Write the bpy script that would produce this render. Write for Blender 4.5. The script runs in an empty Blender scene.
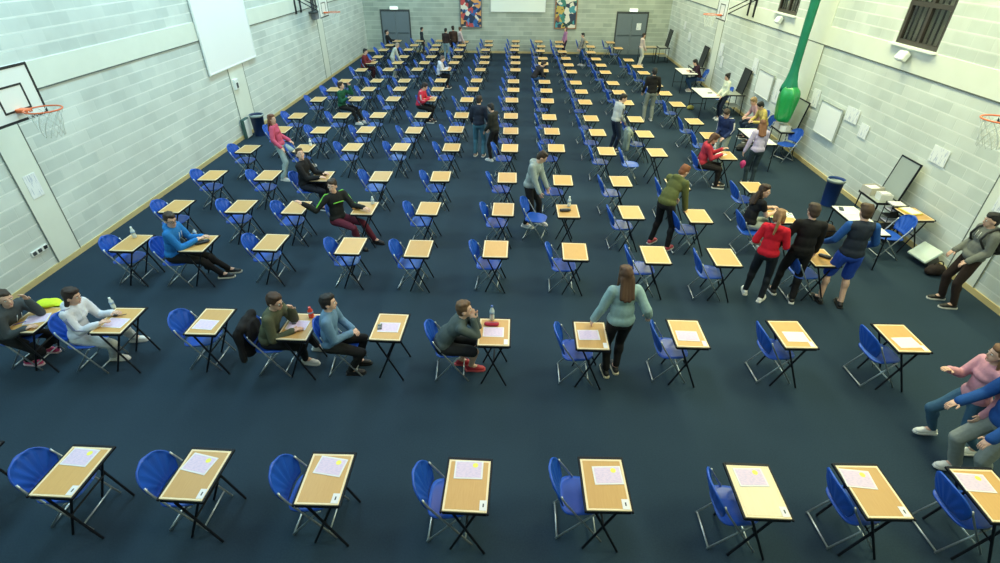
import bpy, math, random
from mathutils import Vector, Matrix, noise
random.seed(7)
PI = math.pi
V = Vector
C = bpy.context.scene.collection
scene = bpy.context.scene

# ------------------------------------------------------------------ camera
F_PX, PITCH, YAW, ROLL, CAM_H = 513.39, 0.58095, -0.03088, 0.0062, 4.9
cam_d = bpy.data.cameras.new('camera')
cam = bpy.data.objects.new('camera', cam_d); C.objects.link(cam)
cam_d.sensor_width = 36.0; cam_d.lens = 36.0 * F_PX / 1000.0; cam_d.clip_end = 200
fw = V((math.sin(YAW)*math.cos(PITCH), math.cos(YAW)*math.cos(PITCH), -math.sin(PITCH)))
rt = V((math.cos(YAW), -math.sin(YAW), 0)); up = rt.cross(fw)
r2 = rt*math.cos(ROLL) + up*math.sin(ROLL); u2 = -rt*math.sin(ROLL) + up*math.cos(ROLL)
M = Matrix((r2, u2, -fw)).transposed().to_4x4(); M.translation = (0, 0, CAM_H)
cam.matrix_world = M
scene.camera = cam

# ------------------------------------------------------------------ world, lamps, exposure
w = bpy.data.worlds.new('world'); scene.world = w; w.use_nodes = True
w.node_tree.nodes['Background'].inputs[0].default_value = (0.62, 0.72, 0.80, 1)
w.node_tree.nodes['Background'].inputs[1].default_value = 0.9
scene.view_settings.view_transform = 'Standard'; scene.view_settings.look = 'None'
scene.view_settings.exposure = 0.0; scene.view_settings.gamma = 1.0
scene.view_settings.use_curve_mapping = False
def area(name, loc, rot, sx, sy, power, col):
    l = bpy.data.lights.new(name, 'AREA'); l.shape = 'RECTANGLE'; l.size = sx; l.size_y = sy
    l.energy = power; l.color = col
    o = bpy.data.objects.new(name, l); C.objects.link(o); o.location = loc; o.rotation_euler = rot
    return o
LAMP_Y = (2.5, 7.5, 12.5, 17.5, 22.5, 27.3)
for yy in LAMP_Y:
    far = 0.72 if yy > 20 else (0.95 if yy > 10 else (0.72 if yy < 5 else 0.95))
    area('lamp_light', (-5.8, yy, 7.5), (0, 0, 0), 1.6, 2.6, 250*far, (0.54, 0.89, 1.0))
    area('lamp_light', (0.0, yy, 7.5), (0, 0, 0), 1.6, 2.6, 120*far, (0.96, 0.92, 1.0))
    area('lamp_light', (5.5, yy, 7.5), (0, 0, 0), 1.6, 2.6, 335*far, (0.98, 0.98, 0.54))
# added cool lamps high on the right-hand wall, no windows up there
for yy in (7.0, 15.0, 23.0):
    area('cool_fill', (7.6, yy, 6.2), (0, math.radians(90), 0), 1.6, 4.5, 75, (0.60, 0.90, 1.0))

# ------------------------------------------------------------------ tags
def tag(o, label, cat=None, group=None, kind=None):
    if label: o['label'] = label
    if cat: o['category'] = cat
    if group: o['group'] = group
    if kind: o['kind'] = kind
    return o
def thing(name, label, cat, loc=(0, 0, 0), rz=0.0, group=None):
    o = bpy.data.objects.new(name, None); C.objects.link(o); o.empty_display_size = .1
    o.location = loc; o.rotation_euler = (0, 0, rz)
    return tag(o, label, cat, group)

# ------------------------------------------------------------------ mesh builder
class MB:
    def __init__(s): s.v = []; s.f = []; s.m = []; s.mi = 0
    def add(s, vs, fs):
        n = len(s.v); s.v += [tuple(v) for v in vs]
        s.f += [tuple(i+n for i in f) for f in fs]; s.m += [s.mi]*len(fs); return s
    def box(s, c, d, R=None):
        x, y, z = d[0]/2, d[1]/2, d[2]/2
        P = [V((a*x, b*y, e*z)) for a in (-1, 1) for b in (-1, 1) for e in (-1, 1)]
        if R: P = [R @ p for p in P]
        return s.add([p+V(c) for p in P], [(0,1,3,2),(4,6,7,5),(0,4,5,1),(2,3,7,6),(0,2,6,4),(1,5,7,3)])
    def rbox(s, c, d, b=.004, R=None):      # box with chamfered edges
        x, y, z = d[0]/2, d[1]/2, d[2]/2; P = []
        for e, k in ((-z, b), (-z+b, 0), (z-b, 0), (z, b)):
            X, Y = x-k, y-k; q = b
            P += [V((X-q, -Y, e)), V((X, -Y+q, e)), V((X, Y-q, e)), V((X-q, Y, e)), V((-X+q, Y, e)), V((-X, Y-q, e)), V((-X, -Y+q, e)), V((-X+q, -Y, e))]
        F = [tuple(range(7, -1, -1)), tuple(range(24, 32))]
        for k in range(3):
            for i in range(8): F.append((k*8+i, k*8+(i+1) % 8, k*8+8+(i+1) % 8, k*8+8+i))
        if R: P = [R @ p for p in P]
        return s.add([p+V(c) for p in P], F)
    def tube(s, pts, r, n=8, cap=True):
        pts = [V(p) for p in pts]; N = len(pts); rr = r if isinstance(r, (list, tuple)) else [r]*N
        rings = []; prev = None
        for i, p in enumerate(pts):
            d = (pts[min(i+1, N-1)] - pts[max(i-1, 0)]).normalized()
            if prev is None:
                a = V((0, 0, 1)) if abs(d.z) < .9 else V((1, 0, 0)); u = d.cross(a).normalized()
            else: u = (prev - d*prev.dot(d)).normalized()
            prev = u; w_ = d.cross(u)
            rings.append([p + (u*math.cos(2*PI*k/n) + w_*math.sin(2*PI*k/n))*rr[i] for k in range(n)])
        vs = [q for r_ in rings for q in r_]; fs = []
        for i in range(N-1):
            for k in range(n): fs.append((i*n+k, i*n+(k+1) % n, (i+1)*n+(k+1) % n, (i+1)*n+k))
        if cap: fs += [tuple(range(n-1, -1, -1)), tuple(range((N-1)*n, N*n))]
        return s.add(vs, fs)
    def ell(s, c, r, R=None, n=12, m=8):
        c = V(c); vs = [V((0, 0, r[2]))]
        for i in range(1, m):
            t = PI*i/m
            for k in range(n):
                a = 2*PI*k/n; vs.append(V((r[0]*math.sin(t)*math.cos(a), r[1]*math.sin(t)*math.sin(a), r[2]*math.cos(t))))
        vs.append(V((0, 0, -r[2]))); fs = []
        for k in range(n): fs.append((0, 1+k, 1+(k+1) % n))
        for i in range(m-2):
            for k in range(n): a = 1+i*n; fs.append((a+k, a+n+k, a+n+(k+1) % n, a+(k+1) % n))
        L = len(vs)-1; a = 1+(m-2)*n
        for k in range(n): fs.append((L, a+(k+1) % n, a+k))
        if R: vs = [R @ q for q in vs]
        return s.add([q+c for q in vs], fs)
    def cap(s, a, b, ra, rb, n=10):         # tapered capsule
        a, b = V(a), V(b); d = (b-a)
        if d.length < 1e-5: return s.ell(a, (ra, ra, ra))
        d.normalize()
        pts = [a-d*ra*.98, a-d*ra*.7, a-d*ra*.3, a, b, b+d*rb*.3, b+d*rb*.7, b+d*rb*.98]
        rr = [ra*.18, ra*.71, ra*.95, ra, rb, rb*.95, rb*.71, rb*.18]
        return s.tube(pts, rr, n)
    def lathe(s, prof, c=(0, 0, 0), n=20):
        vs = []; fs = []
        for (r, z) in prof:
            for k in range(n): vs.append(V((r*math.cos(2*PI*k/n), r*math.sin(2*PI*k/n), z))+V(c))
        for i in range(len(prof)-1):
            for k in range(n): fs.append((i*n+k, i*n+(k+1) % n, (i+1)*n+(k+1) % n, (i+1)*n+k))
        fs += [tuple(range(n-1, -1, -1)), tuple(range((len(prof)-1)*n, len(prof)*n))]
        return s.add(vs, fs)
    def mesh(s, name, mats):
        me = bpy.data.meshes.new(name); me.from_pydata([tuple(v) for v in s.v], [], s.f)
        for m in (mats if isinstance(mats, (list, tuple)) else [mats]): me.materials.append(m)
        if any(s.m): me.polygons.foreach_set('material_index', s.m)
        me.update(); return me
    def build(s, name, mats, parent=None, smooth=False):
        me = s.mesh(name, mats)
        if smooth: me.polygons.foreach_set('use_smooth', [True]*len(me.polygons))
        o = bpy.data.objects.new(name, me); C.objects.link(o)
        if parent: o.parent = parent
        return o

def blob(mb, voxel, smooth=4):
    """fuse overlapping volumes into one continuous skin"""
    me = bpy.data.meshes.new('tmp')
    me.from_pydata([tuple(v) for v in mb.v], [], mb.f); me.update()
    ws = bpy.data.scenes.new('workshop')      # a bare scene keeps the evaluation quick
    o = bpy.data.objects.new('tmp', me); ws.collection.objects.link(o)
    r = o.modifiers.new('r', 'REMESH'); r.mode = 'VOXEL'; r.voxel_size = voxel
    sm = o.modifiers.new('s', 'SMOOTH'); sm.iterations = smooth; sm.factor = .5
    ws.view_layers[0].update(); dg = ws.view_layers[0].depsgraph; ev = o.evaluated_get(dg)
    out = bpy.data.meshes.new_from_object(ev)
    bpy.data.objects.remove(o); bpy.data.meshes.remove(me); bpy.data.scenes.remove(ws)
    return out
def blob_obj(mb, name, mat, parent, voxel, smooth=4, fold=0.0, zmin=None, extra=None, seed=0):
    me = blob(mb, voxel, smooth)
    if fold or zmin is not None:
        n_ = len(me.vertices); co = [0.0]*(3*n_); no = [0.0]*(3*n_)
        me.vertices.foreach_get('co', co); me.vertex_normals.foreach_get('vector', no)
        for i in range(0, 3*n_, 3):
            if fold:
                k = noise.noise(V((co[i]*9+seed*3.1, co[i+1]*9, co[i+2]*5)))*fold
                co[i] += no[i]*k; co[i+1] += no[i+1]*k; co[i+2] += no[i+2]*k
            if zmin is not None and co[i+2] < zmin: co[i+2] = zmin
        me.vertices.foreach_set('co', co)
    if extra:
        vs = [tuple(v.co) for v in me.vertices]; fs = [tuple(p.vertices) for p in me.polygons]; n = len(vs)
        vs += [tuple(v) for v in extra.v]; fs += [tuple(i+n for i in f) for f in extra.f]
        me = bpy.data.meshes.new(name); me.from_pydata(vs, [], fs); me.update()
    me.name = name; me.materials.clear(); me.materials.append(mat)
    me.polygons.foreach_set('use_smooth', [True]*len(me.polygons))
    o = bpy.data.objects.new(name, me); C.objects.link(o); o.parent = parent
    return o
def copy_tree(o, parent=None):
    c = o.copy(); C.objects.link(c)
    if parent: c.parent = parent
    for ch in list(o.children): copy_tree(ch, c)
    return c

# ------------------------------------------------------------------ materials
_mc = {}
def mat(name, col, rough=.6, metal=0.0, spec=.5, noise_amt=0.0, noise_scale=30, bump=0.0, emit=None, estr=0, alpha_glass=False):
    key = (name, tuple(col), rough, metal)
    if key in _mc: return _mc[key]
    m = bpy.data.materials.new(name); m.use_nodes = True; nt = m.node_tree; b = nt.nodes['Principled BSDF']
    b.inputs['Base Color'].default_value = (*col, 1); b.inputs['Roughness'].default_value = rough
    b.inputs['Metallic'].default_value = metal; b.inputs['Specular IOR Level'].default_value = spec
    if noise_amt or bump:
        tc = nt.nodes.new('ShaderNodeTexCoord'); nz = nt.nodes.new('ShaderNodeTexNoise')
        nz.inputs['Scale'].default_value = noise_scale; nz.inputs['Detail'].default_value = 4
        nt.links.new(tc.outputs['Object'], nz.inputs['Vector'])
        if noise_amt:
            mx = nt.nodes.new('ShaderNodeMix'); mx.data_type = 'RGBA'
            mx.inputs['A'].default_value = (*[c*(1-noise_amt) for c in col], 1)
            mx.inputs['B'].default_value = (*[min(1, c*(1+noise_amt)) for c in col], 1)
            nt.links.new(nz.outputs['Fac'], mx.inputs['Factor']); nt.links.new(mx.outputs['Result'], b.inputs['Base Color'])
        if bump:
            bp = nt.nodes.new('ShaderNodeBump'); bp.inputs['Strength'].default_value = bump; bp.inputs['Distance'].default_value = .01
            nt.links.new(nz.outputs['Fac'], bp.inputs['Height']); nt.links.new(bp.outputs['Normal'], b.inputs['Normal'])
    if emit: b.inputs['Emission Color'].default_value = (*emit, 1); b.inputs['Emission Strength'].default_value = estr
    if alpha_glass: b.inputs['Transmission Weight'].default_value = 1.0; b.inputs['IOR'].default_value = 1.2
    _mc[key] = m; return m
def cloth(col, amt=.18): return mat('cloth', col, .85, 0, .25, amt, 26, .35)

def block_mat(name, axes, c1, c2, course):
    m = bpy.data.materials.new(name); m.use_nodes = True; nt = m.node_tree; b = nt.nodes['Principled BSDF']; N = nt.nodes.new; K = nt.links.new
    g = N('ShaderNodeNewGeometry'); sp = N('ShaderNodeSeparateXYZ'); cb = N('ShaderNodeCombineXYZ')
    K(g.outputs['Position'], sp.inputs[0]); K(sp.outputs[axes[0]], cb.inputs[0]); K(sp.outputs['Z'], cb.inputs[1])
    br = N('ShaderNodeTexBrick'); K(cb.outputs[0], br.inputs['Vector'])
    mid = tuple((a_+b_)/2 for a_, b_ in zip(c1, c2))
    br.inputs['Scale'].default_value = 1; br.inputs['Brick Width'].default_value = .46; br.inputs['Row Height'].default_value = .215
    br.inputs['Mortar Size'].default_value = .012; br.inputs['Mortar Smooth'].default_value = .4; br.inputs['Bias'].default_value = -.1
    br.inputs['Color1'].default_value = (*c1, 1); br.inputs['Color2'].default_value = (*c2, 1); br.inputs['Mortar'].default_value = (*mid, 1)
    # the bed joints between courses are filled flush and paler
    md = N('ShaderNodeMath'); md.operation = 'MODULO'; md.inputs[1].default_value = .215; K(sp.outputs['Z'], md.inputs[0])
    lt = N('ShaderNodeMath'); lt.operation = 'LESS_THAN'; lt.inputs[1].default_value = .022; K(md.outputs[0], lt.inputs[0])
    mx = N('ShaderNodeMix'); mx.data_type = 'RGBA'; K(lt.outputs[0], mx.inputs['Factor']); K(br.outputs['Color'], mx.inputs['A']); mx.inputs['B'].default_value = (*course, 1)
    nz = N('ShaderNodeTexNoise'); nz.inputs['Scale'].default_value = 1.3; nz.inputs['Detail'].default_value = 5; K(g.outputs['Position'], nz.inputs['Vector'])
    mr = N('ShaderNodeMapRange'); mr.inputs[1].default_value = .3; mr.inputs[2].default_value = .7; mr.inputs[3].default_value = .90; mr.inputs[4].default_value = 1.08
    K(nz.outputs['Fac'], mr.inputs[0])
    mu = N('ShaderNodeVectorMath'); mu.operation = 'SCALE'; K(mx.outputs['Result'], mu.inputs[0]); K(mr.outputs[0], mu.inputs['Scale'])
    K(mu.outputs[0], b.inputs['Base Color']); b.inputs['Roughness'].default_value = .8
    bp = N('ShaderNodeBump'); bp.inputs['Strength'].default_value = .3; bp.inputs['Distance'].default_value = .008; bp.invert = True
    K(br.outputs['Fac'], bp.inputs['Height']); K(bp.outputs['Normal'], b.inputs['Normal'])
    return m
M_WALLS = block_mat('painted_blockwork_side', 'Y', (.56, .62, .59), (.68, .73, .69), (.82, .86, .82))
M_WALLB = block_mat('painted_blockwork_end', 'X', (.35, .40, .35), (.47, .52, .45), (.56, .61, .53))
M_BAND = mat('smooth_concrete', (.74, .78, .70), .7, 0, .3, .06, 3)
M_JOINT = mat('dark_joint', (.10, .12, .11), .8)
def carpet():
    m = bpy.data.materials.new('carpet'); m.use_nodes = True; nt = m.node_tree; b = nt.nodes['Principled BSDF']; N = nt.nodes.new; K = nt.links.new
    g = N('ShaderNodeNewGeometry'); n1 = N('ShaderNodeTexNoise'); n1.inputs['Scale'].default_value = 60; n1.inputs['Detail'].default_value = 3
    n2 = N('ShaderNodeTexNoise'); n2.inputs['Scale'].default_value = .5; n2.inputs['Detail'].default_value = 3
    K(g.outputs['Position'], n1.inputs['Vector']); K(g.outputs['Position'], n2.inputs['Vector'])
    a = N('ShaderNodeMath'); a.operation = 'ADD'; K(n1.outputs['Fac'], a.inputs[0]); K(n2.outputs['Fac'], a.inputs[1])
    mx = N('ShaderNodeValToRGB'); mx.color_ramp.elements[0].position = .35; mx.color_ramp.elements[1].position = .65
    h = N('ShaderNodeMath'); h.operation = 'MULTIPLY'; h.inputs[1].default_value = .5; K(a.outputs[0], h.inputs[0]); K(h.outputs[0], mx.inputs[0])
    mx.color_ramp.elements[0].color = (.018, .035, .054, 1); mx.color_ramp.elements[1].color = (.027, .050, .075, 1)
    K(mx.outputs[0], b.inputs['Base Color']); b.inputs['Roughness'].default_value = .95; b.inputs['Specular IOR Level'].default_value = .15
    return m
M_CARPET = carpet()
M_SKIRT = mat('skirting_wood', (.62, .50, .24), .5, 0, .4, .1, 4)
M_STEELBLACK = mat('black_steel', (.006, .008, .014), .5, 0, .22)
M_CHROME = mat('grey_metal', (.50, .54, .56), .38, .75)
M_DARKPLASTIC = mat('dark_plastic', (.012, .013, .016), .5)
M_WHITE = mat('white_panel', (.86, .90, .88), .45)
M_WHITEB = mat('white_paint', (.80, .84, .82), .55, 0, .4, .04, 5)
M_BLACKPAINT = mat('black_paint', (.015, .018, .022), .45)
M_ORANGE = mat('orange_metal', (.75, .16, .05), .4)
M_NET = mat('white_cord', (.72, .76, .72), .8)
M_BLUEPL = mat('blue_plastic', (.012, .085, .48), .36, 0, .5, .08, 8)
M_DOOR = mat('grey_door', (.15, .19, .22), .55, 0, .4, .06, 3)
M_DOORFRAME = mat('dark_frame', (.05, .06, .065), .5)
M_GLASS = mat('window_glass', (.8, .85, .85), .05, 0, .5, alpha_glass=True)
def wood(name, c1, c2):
    m = bpy.data.materials.new(name); m.use_nodes = True; nt = m.node_tree; b = nt.nodes['Principled BSDF']; N = nt.nodes.new; K = nt.links.new
    tc = N('ShaderNodeTexCoord'); oi = N('ShaderNodeObjectInfo'); ad = N('ShaderNodeVectorMath'); ad.operation = 'ADD'
    mp = N('ShaderNodeMapping'); mp.inputs['Scale'].default_value = (30, 3, 3)
    K(tc.outputs['Object'], ad.inputs[0]); K(oi.outputs['Random'], ad.inputs[1]); K(ad.outputs[0], mp.inputs[0])
    nz = N('ShaderNodeTexNoise'); nz.inputs['Scale'].default_value = 3; nz.inputs['Detail'].default_value = 5; K(mp.outputs[0], nz.inputs['Vector'])
    mx = N('ShaderNodeMix'); mx.data_type = 'RGBA'; mx.inputs['A'].default_value = (*c1, 1); mx.inputs['B'].default_value = (*c2, 1)
    K(nz.outputs['Fac'], mx.inputs['Factor'])
    hs = N('ShaderNodeHueSaturation'); mr = N('ShaderNodeMapRange'); mr.inputs[3].default_value = .9; mr.inputs[4].default_value = 1.1
    K(oi.outputs['Random'], mr.inputs[0]); K(mr.outputs[0], hs.inputs['Value']); K(mx.outputs['Result'], hs.inputs['Color'])
    K(hs.outputs[0], b.inputs['Base Color']); b.inputs['Roughness'].default_value = .45; b.inputs['Specular IOR Level'].default_value = .55
    return m
M_WOOD = wood('beech_veneer', (.52, .28, .082), (.62, .365, .122))
M_WOODEDGE = mat('pale_lipping', (.82, .66, .42), .5)
M_PALEWOOD = wood('pale_veneer', (.66, .56, .36), (.76, .66, .46))
def paper_mat(name, col, ink, lines=34.0, dens=.5):
    m = bpy.data.materials.new(name); m.use_nodes = True; nt = m.node_tree; b = nt.nodes['Principled BSDF']; N = nt.nodes.new; K = nt.links.new
    tc = N('ShaderNodeTexCoord'); sp = N('ShaderNodeSeparateXYZ'); K(tc.outputs['Generated'], sp.inputs[0])
    nz = N('ShaderNodeTexNoise'); mp = N('ShaderNodeMapping'); mp.inputs['Scale'].default_value = (4, lines*.35, 1)
    K(tc.outputs['Generated'], mp.inputs[0]); K(mp.outputs[0], nz.inputs['Vector']); nz.inputs['Scale'].default_value = 2
    gt = N('ShaderNodeMath'); gt.operation = 'GREATER_THAN'; gt.inputs[1].default_value = dens; K(nz.outputs['Fac'], gt.inputs[0])
    mx = N('ShaderNodeMix'); mx.data_type = 'RGBA'; mx.inputs['A'].default_value = (*col, 1); mx.inputs['B'].default_value = (*ink, 1)
    K(gt.outputs[0], mx.inputs['Factor']); K(mx.outputs['Result'], b.inputs['Base Color']); b.inputs['Roughness'].default_value = .7
    return m
M_PAPERPINK = paper_mat('printed_exam_paper', (.70, .55, .71), (.62, .50, .68), 22, .52)
M_PAPER = mat('white_paper', (.74, .72, .74), .7)
M_NOTICE = paper_mat('printed_notice', (.84, .87, .88), (.50, .55, .66), 26, .60)
M_YELLOW = mat('yellow_sticker', (.85, .80, .12), .6)
# ================================================================== the room
XL, XR, YB, YF, ZC = -8.15, 7.77, 29.9, -3.0, 8.2
def struct(name, mb, m, parent=None):
    o = mb.build(name, m, parent)
    if not parent: o['kind'] = 'structure'
    return o
struct('floor', MB().box(((XL+XR)/2, (YB+YF)/2, -.05), (XR-XL+.6, YB-YF+.6, .1)), M_CARPET)
struct('ceiling', MB().box(((XL+XR)/2, (YB+YF)/2, ZC+.05), (XR-XL+.6, YB-YF+.6, .1)), mat('ceiling_panel', (.55, .58, .56), .8))
struct('wall_left', MB().box((XL-.15, (YB+YF)/2, ZC/2), (.3, YB-YF+.6, ZC)), M_WALLS)
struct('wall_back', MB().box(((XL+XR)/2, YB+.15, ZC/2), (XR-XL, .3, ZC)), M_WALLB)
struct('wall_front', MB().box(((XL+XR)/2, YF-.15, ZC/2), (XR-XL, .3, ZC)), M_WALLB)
WIN = [(10.6, 11.86, 3.26, 4.75), (16.42, 17.7, 3.26, 4.75)]
mb = MB(); y0, y1 = YF-.3, YB+.3
mb.box((XR+.15, (y0+y1)/2, 3.26/2), (.3, y1-y0, 3.26)); mb.box((XR+.15, (y0+y1)/2, (4.75+ZC)/2), (.3, y1-y0, ZC-4.75))
cuts = [y0, WIN[0][0], WIN[0][1], WIN[1][0], WIN[1][1], y1]
for a, b in ((0, 1), (2, 3), (4, 5)): mb.box((XR+.15, (cuts[a]+cuts[b])/2, (3.26+4.75)/2), (.3, cuts[b]-cuts[a], 4.75-3.26))
struct('wall_right', mb, M_WALLS)
# smooth ring beam, pillars and joints of each side wall
def side_trims(n, X, sx, pillars):
    mb = MB(); mb.box((X+sx*.006, (YB+YF)/2, 3.03), (.02, YB-YF, .42))
    for (a, b) in pillars: mb.box((X+sx*.006, (a+b)/2, 1.41), (.02, b-a, 2.82)); mb.box((X+sx*.006, (a+b)/2, 5.7), (.02, b-a, 4.92))
    mb.mi = 1; mb.box((X+sx*.017, (YB+YF)/2, 2.81), (.006, YB-YF, .022))
    for (a, b) in pillars:
        for q in (a, b): mb.box((X+sx*.017, q, 1.4), (.006, .018, 2.8))
    struct('trim_%d' % n, mb, [M_BAND, M_JOINT])
side_trims(1, XL, 1, [(7.6, 8.13), (15.0, 15.9), (22.75, 23.4)])
side_trims(2, XR, -1, [(7.45, 8.08), (14.45, 15.35), (21.9, 22.6)])
def skirt(name, a, b, d):
    mb = MB(); mb.box(((a[0]+b[0])/2, (a[1]+b[1])/2, .05), d)
    struct(name, mb, M_SKIRT)
skirt('baseboard_left', (XL+.012, YF), (XL+.012, YB), (.024, YB-YF, .10))
skirt('baseboard_right', (XR-.012, YF), (XR-.012, YB), (.024, YB-YF, .10))
mb = MB()
for a, b in ((XL+.03, -7.28), (-5.72, 5.02), (6.66, XR-.03)): mb.box(((a+b)/2, YB-.012, .05), (b-a, .024, .10))
struct('baseboard_back', mb, M_SKIRT)
# windows of the right-hand wall
for i, (a, b, z0, z1) in enumerate(WIN):
    X = XR+.05; mb = MB(); fr = mat('dark_brown_frame', (.045, .04, .035), .5)
    for y in (a+.04, (a+b)/2, b-.04): mb.box((X, y, (z0+z1)/2), (.07, .08, z1-z0))
    for z in (z0+.04, z0+.72, z1-.04): mb.box((X-.003, (a+b)/2, z), (.072, b-a, .08))
    for k in range(1, 8):
        y = a+(b-a)*k/8
        if k != 4: mb.box((X+.04, y, (z0+z1)/2), (.02, .028, z1-z0))
    o = struct('window_%d' % (i+1), mb, fr)
    MB().box((X+.01, (a+b)/2, (z0+z1)/2), (.01, b-a-.1, z1-z0-.1)).build('window_glass', M_GLASS, o)
    MB().box((X+.13, (a+b)/2, (z0+z1)/2), (.02, b-a-.02, z1-z0-.02)).build('window_blind', mat('dull_blind', (.36, .33, .28), .8, 0, .3, .2, 6), o)
    MB().box((XR-.03, (a+b)/2, z0-.02), (.16, b-a+.1, .03)).build('window_sill', M_WHITEB, o)
# double doors in the end wall
for i, (a, b) in enumerate(((-7.22, -5.78), (5.08, 6.60))):
    h = 1.95; mb = MB(); mb.box(((a+b)/2, YB-.02, h+.05), (b-a+.12, .06, .10))
    for x in (a-.03, b+.03): mb.box((x, YB-.02, h/2), (.06, .06, h))
    o = struct('door_%d' % (i+1), mb, M_DOORFRAME)
    for s in (0, 1):
        lf = MB().rbox((a+(b-a)*(s*.5+.25), YB-.03, h/2), ((b-a)/2-.012, .04, h-.01), .004).build('door_leaf', M_DOOR, o)
        MB().rbox((a+(b-a)*(s*.5+.25), YB-.06, .95), ((b-a)/2-.14, .03, .05), .006).build('push_bar', mat('brushed_bar', (.10, .13, .15), .4, .5), lf)
        MB().rbox((a+(b-a)*(s*.5+.25), YB-.052, .14), ((b-a)/2-.08, .006, .22), .002).build('kick_plate', mat('dull_plate', (.24, .29, .31), .4, .5), lf)
    if i == 1:
        n = MB().box((6.22, YB-.055, 1.36), (.24, .004, .32)).build('paper_notice', M_NOTICE)
        tag(n, 'white A4 notice stuck on the right leaf of the right grey double door', 'notice')
for x, lb in ((-6.52, 'left'), (5.85, 'right')):
    t = thing('exit_sign', 'lit box sign over the %s grey double door of the end wall' % lb, 'exit sign', (x, YB, 2.12), 0, 'exit signs')
    MB().rbox((0, -.05, 0), (.44, .09, .16), .01).build('housing', M_WHITEB, t)
    MB().box((0, -.098, 0), (.40, .006, .12)).build('light_panel', mat('lit_panel', (.8, .9, .8), .5, emit=(.85, 1, .86), estr=1.1), t)
# ceiling luminaires (above the frame)
for yy in LAMP_Y:
    for xx, nm in ((-5.8, 'left'), (0, 'middle'), (5.5, 'right')):
        t = thing('ceiling_light', 'square panel lamp hanging from the hall ceiling, %s line, %d metres in' % (nm, round(yy)), 'ceiling light', (xx, yy, 7.52), 0, 'ceiling lamps')
        h = MB()
        for a, b, c, d in ((0, -1.34, 1.72, .06), (0, 1.34, 1.72, .06), (-.83, 0, .06, 2.7), (.83, 0, .06, 2.7)): h.rbox((a, b, .03), (c, d, .12), .01)
        h.rbox((0, 0, .11), (1.7, 2.72, .03), .008)
        for a in (-1, 1): h.tube([(0, a*1.1, .12), (0, a*1.1, .70)], .008, 6)
        h.build('housing', M_WHITEB, t)
# ------------------------------------------------------------------ screens and posters
def panel(name, label, cat, c, d, face, m, frame=None, fw_=.03, group=None):
    """flat board on a wall, face = outward normal"""
    t = thing(name, label, cat, c, 0, group)
    n = V(face)
    if abs(n.x) > .5: dims = (.02, d[0], d[1])
    else: dims = (d[0], .02, d[1])
    MB().rbox(n*.012, dims, .003).build('face', m, t)
    if frame:
        f = MB()
        for s in (-1, 1):
            if abs(n.x) > .5: f.box(n*.018+V((0, s*(d[0]/2), 0)), (.034, fw_, d[1]+fw_)); f.box(n*.018+V((0, 0, s*(d[1]/2))), (.033, d[0], fw_))
            else: f.box(n*.018+V((s*(d[0]/2), 0, 0)), (fw_, .034, d[1]+fw_)); f.box(n*.018+V((0, 0, s*(d[1]/2))), (d[0], .033, fw_))
        f.build('frame', frame, t)
    return t
M_SCREEN = mat('white_screen', (.93, .95, .95), .4)
panel('projection_screen', 'large white screen high on the left wall', 'screen', (XL+.03, 15.4, 3.1), (2.8, 2.25), (1, 0, 0), M_SCREEN, M_WHITEB)
panel('projection_screen', 'wide white screen in the middle of the end wall between two posters', 'screen', (-.08, YB-.03, 3.0), (2.8, 2.0), (0, -1, 0), mat('white_screen', (.86, .92, .86), .41), M_WHITEB)
def poster_mat(name, cols, seed):
    m = bpy.data.materials.new(name); m.use_nodes = True; nt = m.node_tree; b = nt.nodes['Principled BSDF']; N = nt.nodes.new; K = nt.links.new
    tc = N('ShaderNodeTexCoord'); mp = N('ShaderNodeMapping'); mp.inputs['Location'].default_value = (seed, 0, seed); K(tc.outputs['Object'], mp.inputs[0])
    nz = N('ShaderNodeTexNoise'); nz.inputs['Scale'].default_value = 2.5; K(mp.outputs[0], nz.inputs['Vector'])
    ad = N('ShaderNodeMix'); ad.data_type = 'VECTOR'; ad.inputs['Factor'].default_value = .35
    K(mp.outputs[0], ad.inputs['A']); K(nz.outputs['Color'], ad.inputs['B'])
    vo = N('ShaderNodeTexVoronoi'); vo.inputs['Scale'].default_value = 7.0; K(ad.outputs['Result'], vo.inputs['Vector'])
    sp = N('ShaderNodeSeparateColor'); K(vo.outputs['Color'], sp.inputs[0])
    cr = N('ShaderNodeValToRGB'); cr.color_ramp.interpolation = 'CONSTANT'
    for i, c in enumerate(cols):
        e = cr.color_ramp.elements[i] if i < 2 else cr.color_ramp.elements.new(i/len(cols))
        e.position = i/len(cols); e.color = (*c, 1)
    K(sp.outputs[0], cr.inputs[0]); K(cr.outputs[0], b.inputs['Base Color']); b.inputs['Roughness'].default_value = .5
    return m
panel('framed_poster', 'tall colourful red and blue patchwork picture left of the end wall screen', 'poster', (-2.52, YB-.03, 2.1), (1.1, 1.72), (0, -1, 0),
      poster_mat('poster_red_blue', [(.02, .04, .10), (.55, .08, .08), (.03, .12, .38), (.75, .35, .12), (.03, .04, .06), (.8, .75, .65), (.10, .25, .55)], 3.3), mat('poster_edge', (.16, .17, .17), .5), .05)
panel('framed_poster', 'tall colourful green and brown patchwork picture right of the end wall screen', 'poster', (2.40, YB-.03, 2.1), (1.1, 1.72), (0, -1, 0),
      poster_mat('poster_green_brown', [(.02, .06, .06), (.25, .10, .07), (.05, .22, .18), (.75, .72, .62), (.03, .05, .09), (.55, .40, .10), (.06, .30, .35)], 8.1), mat('poster_edge2', (.30, .16, .09), .5), .05)
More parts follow.
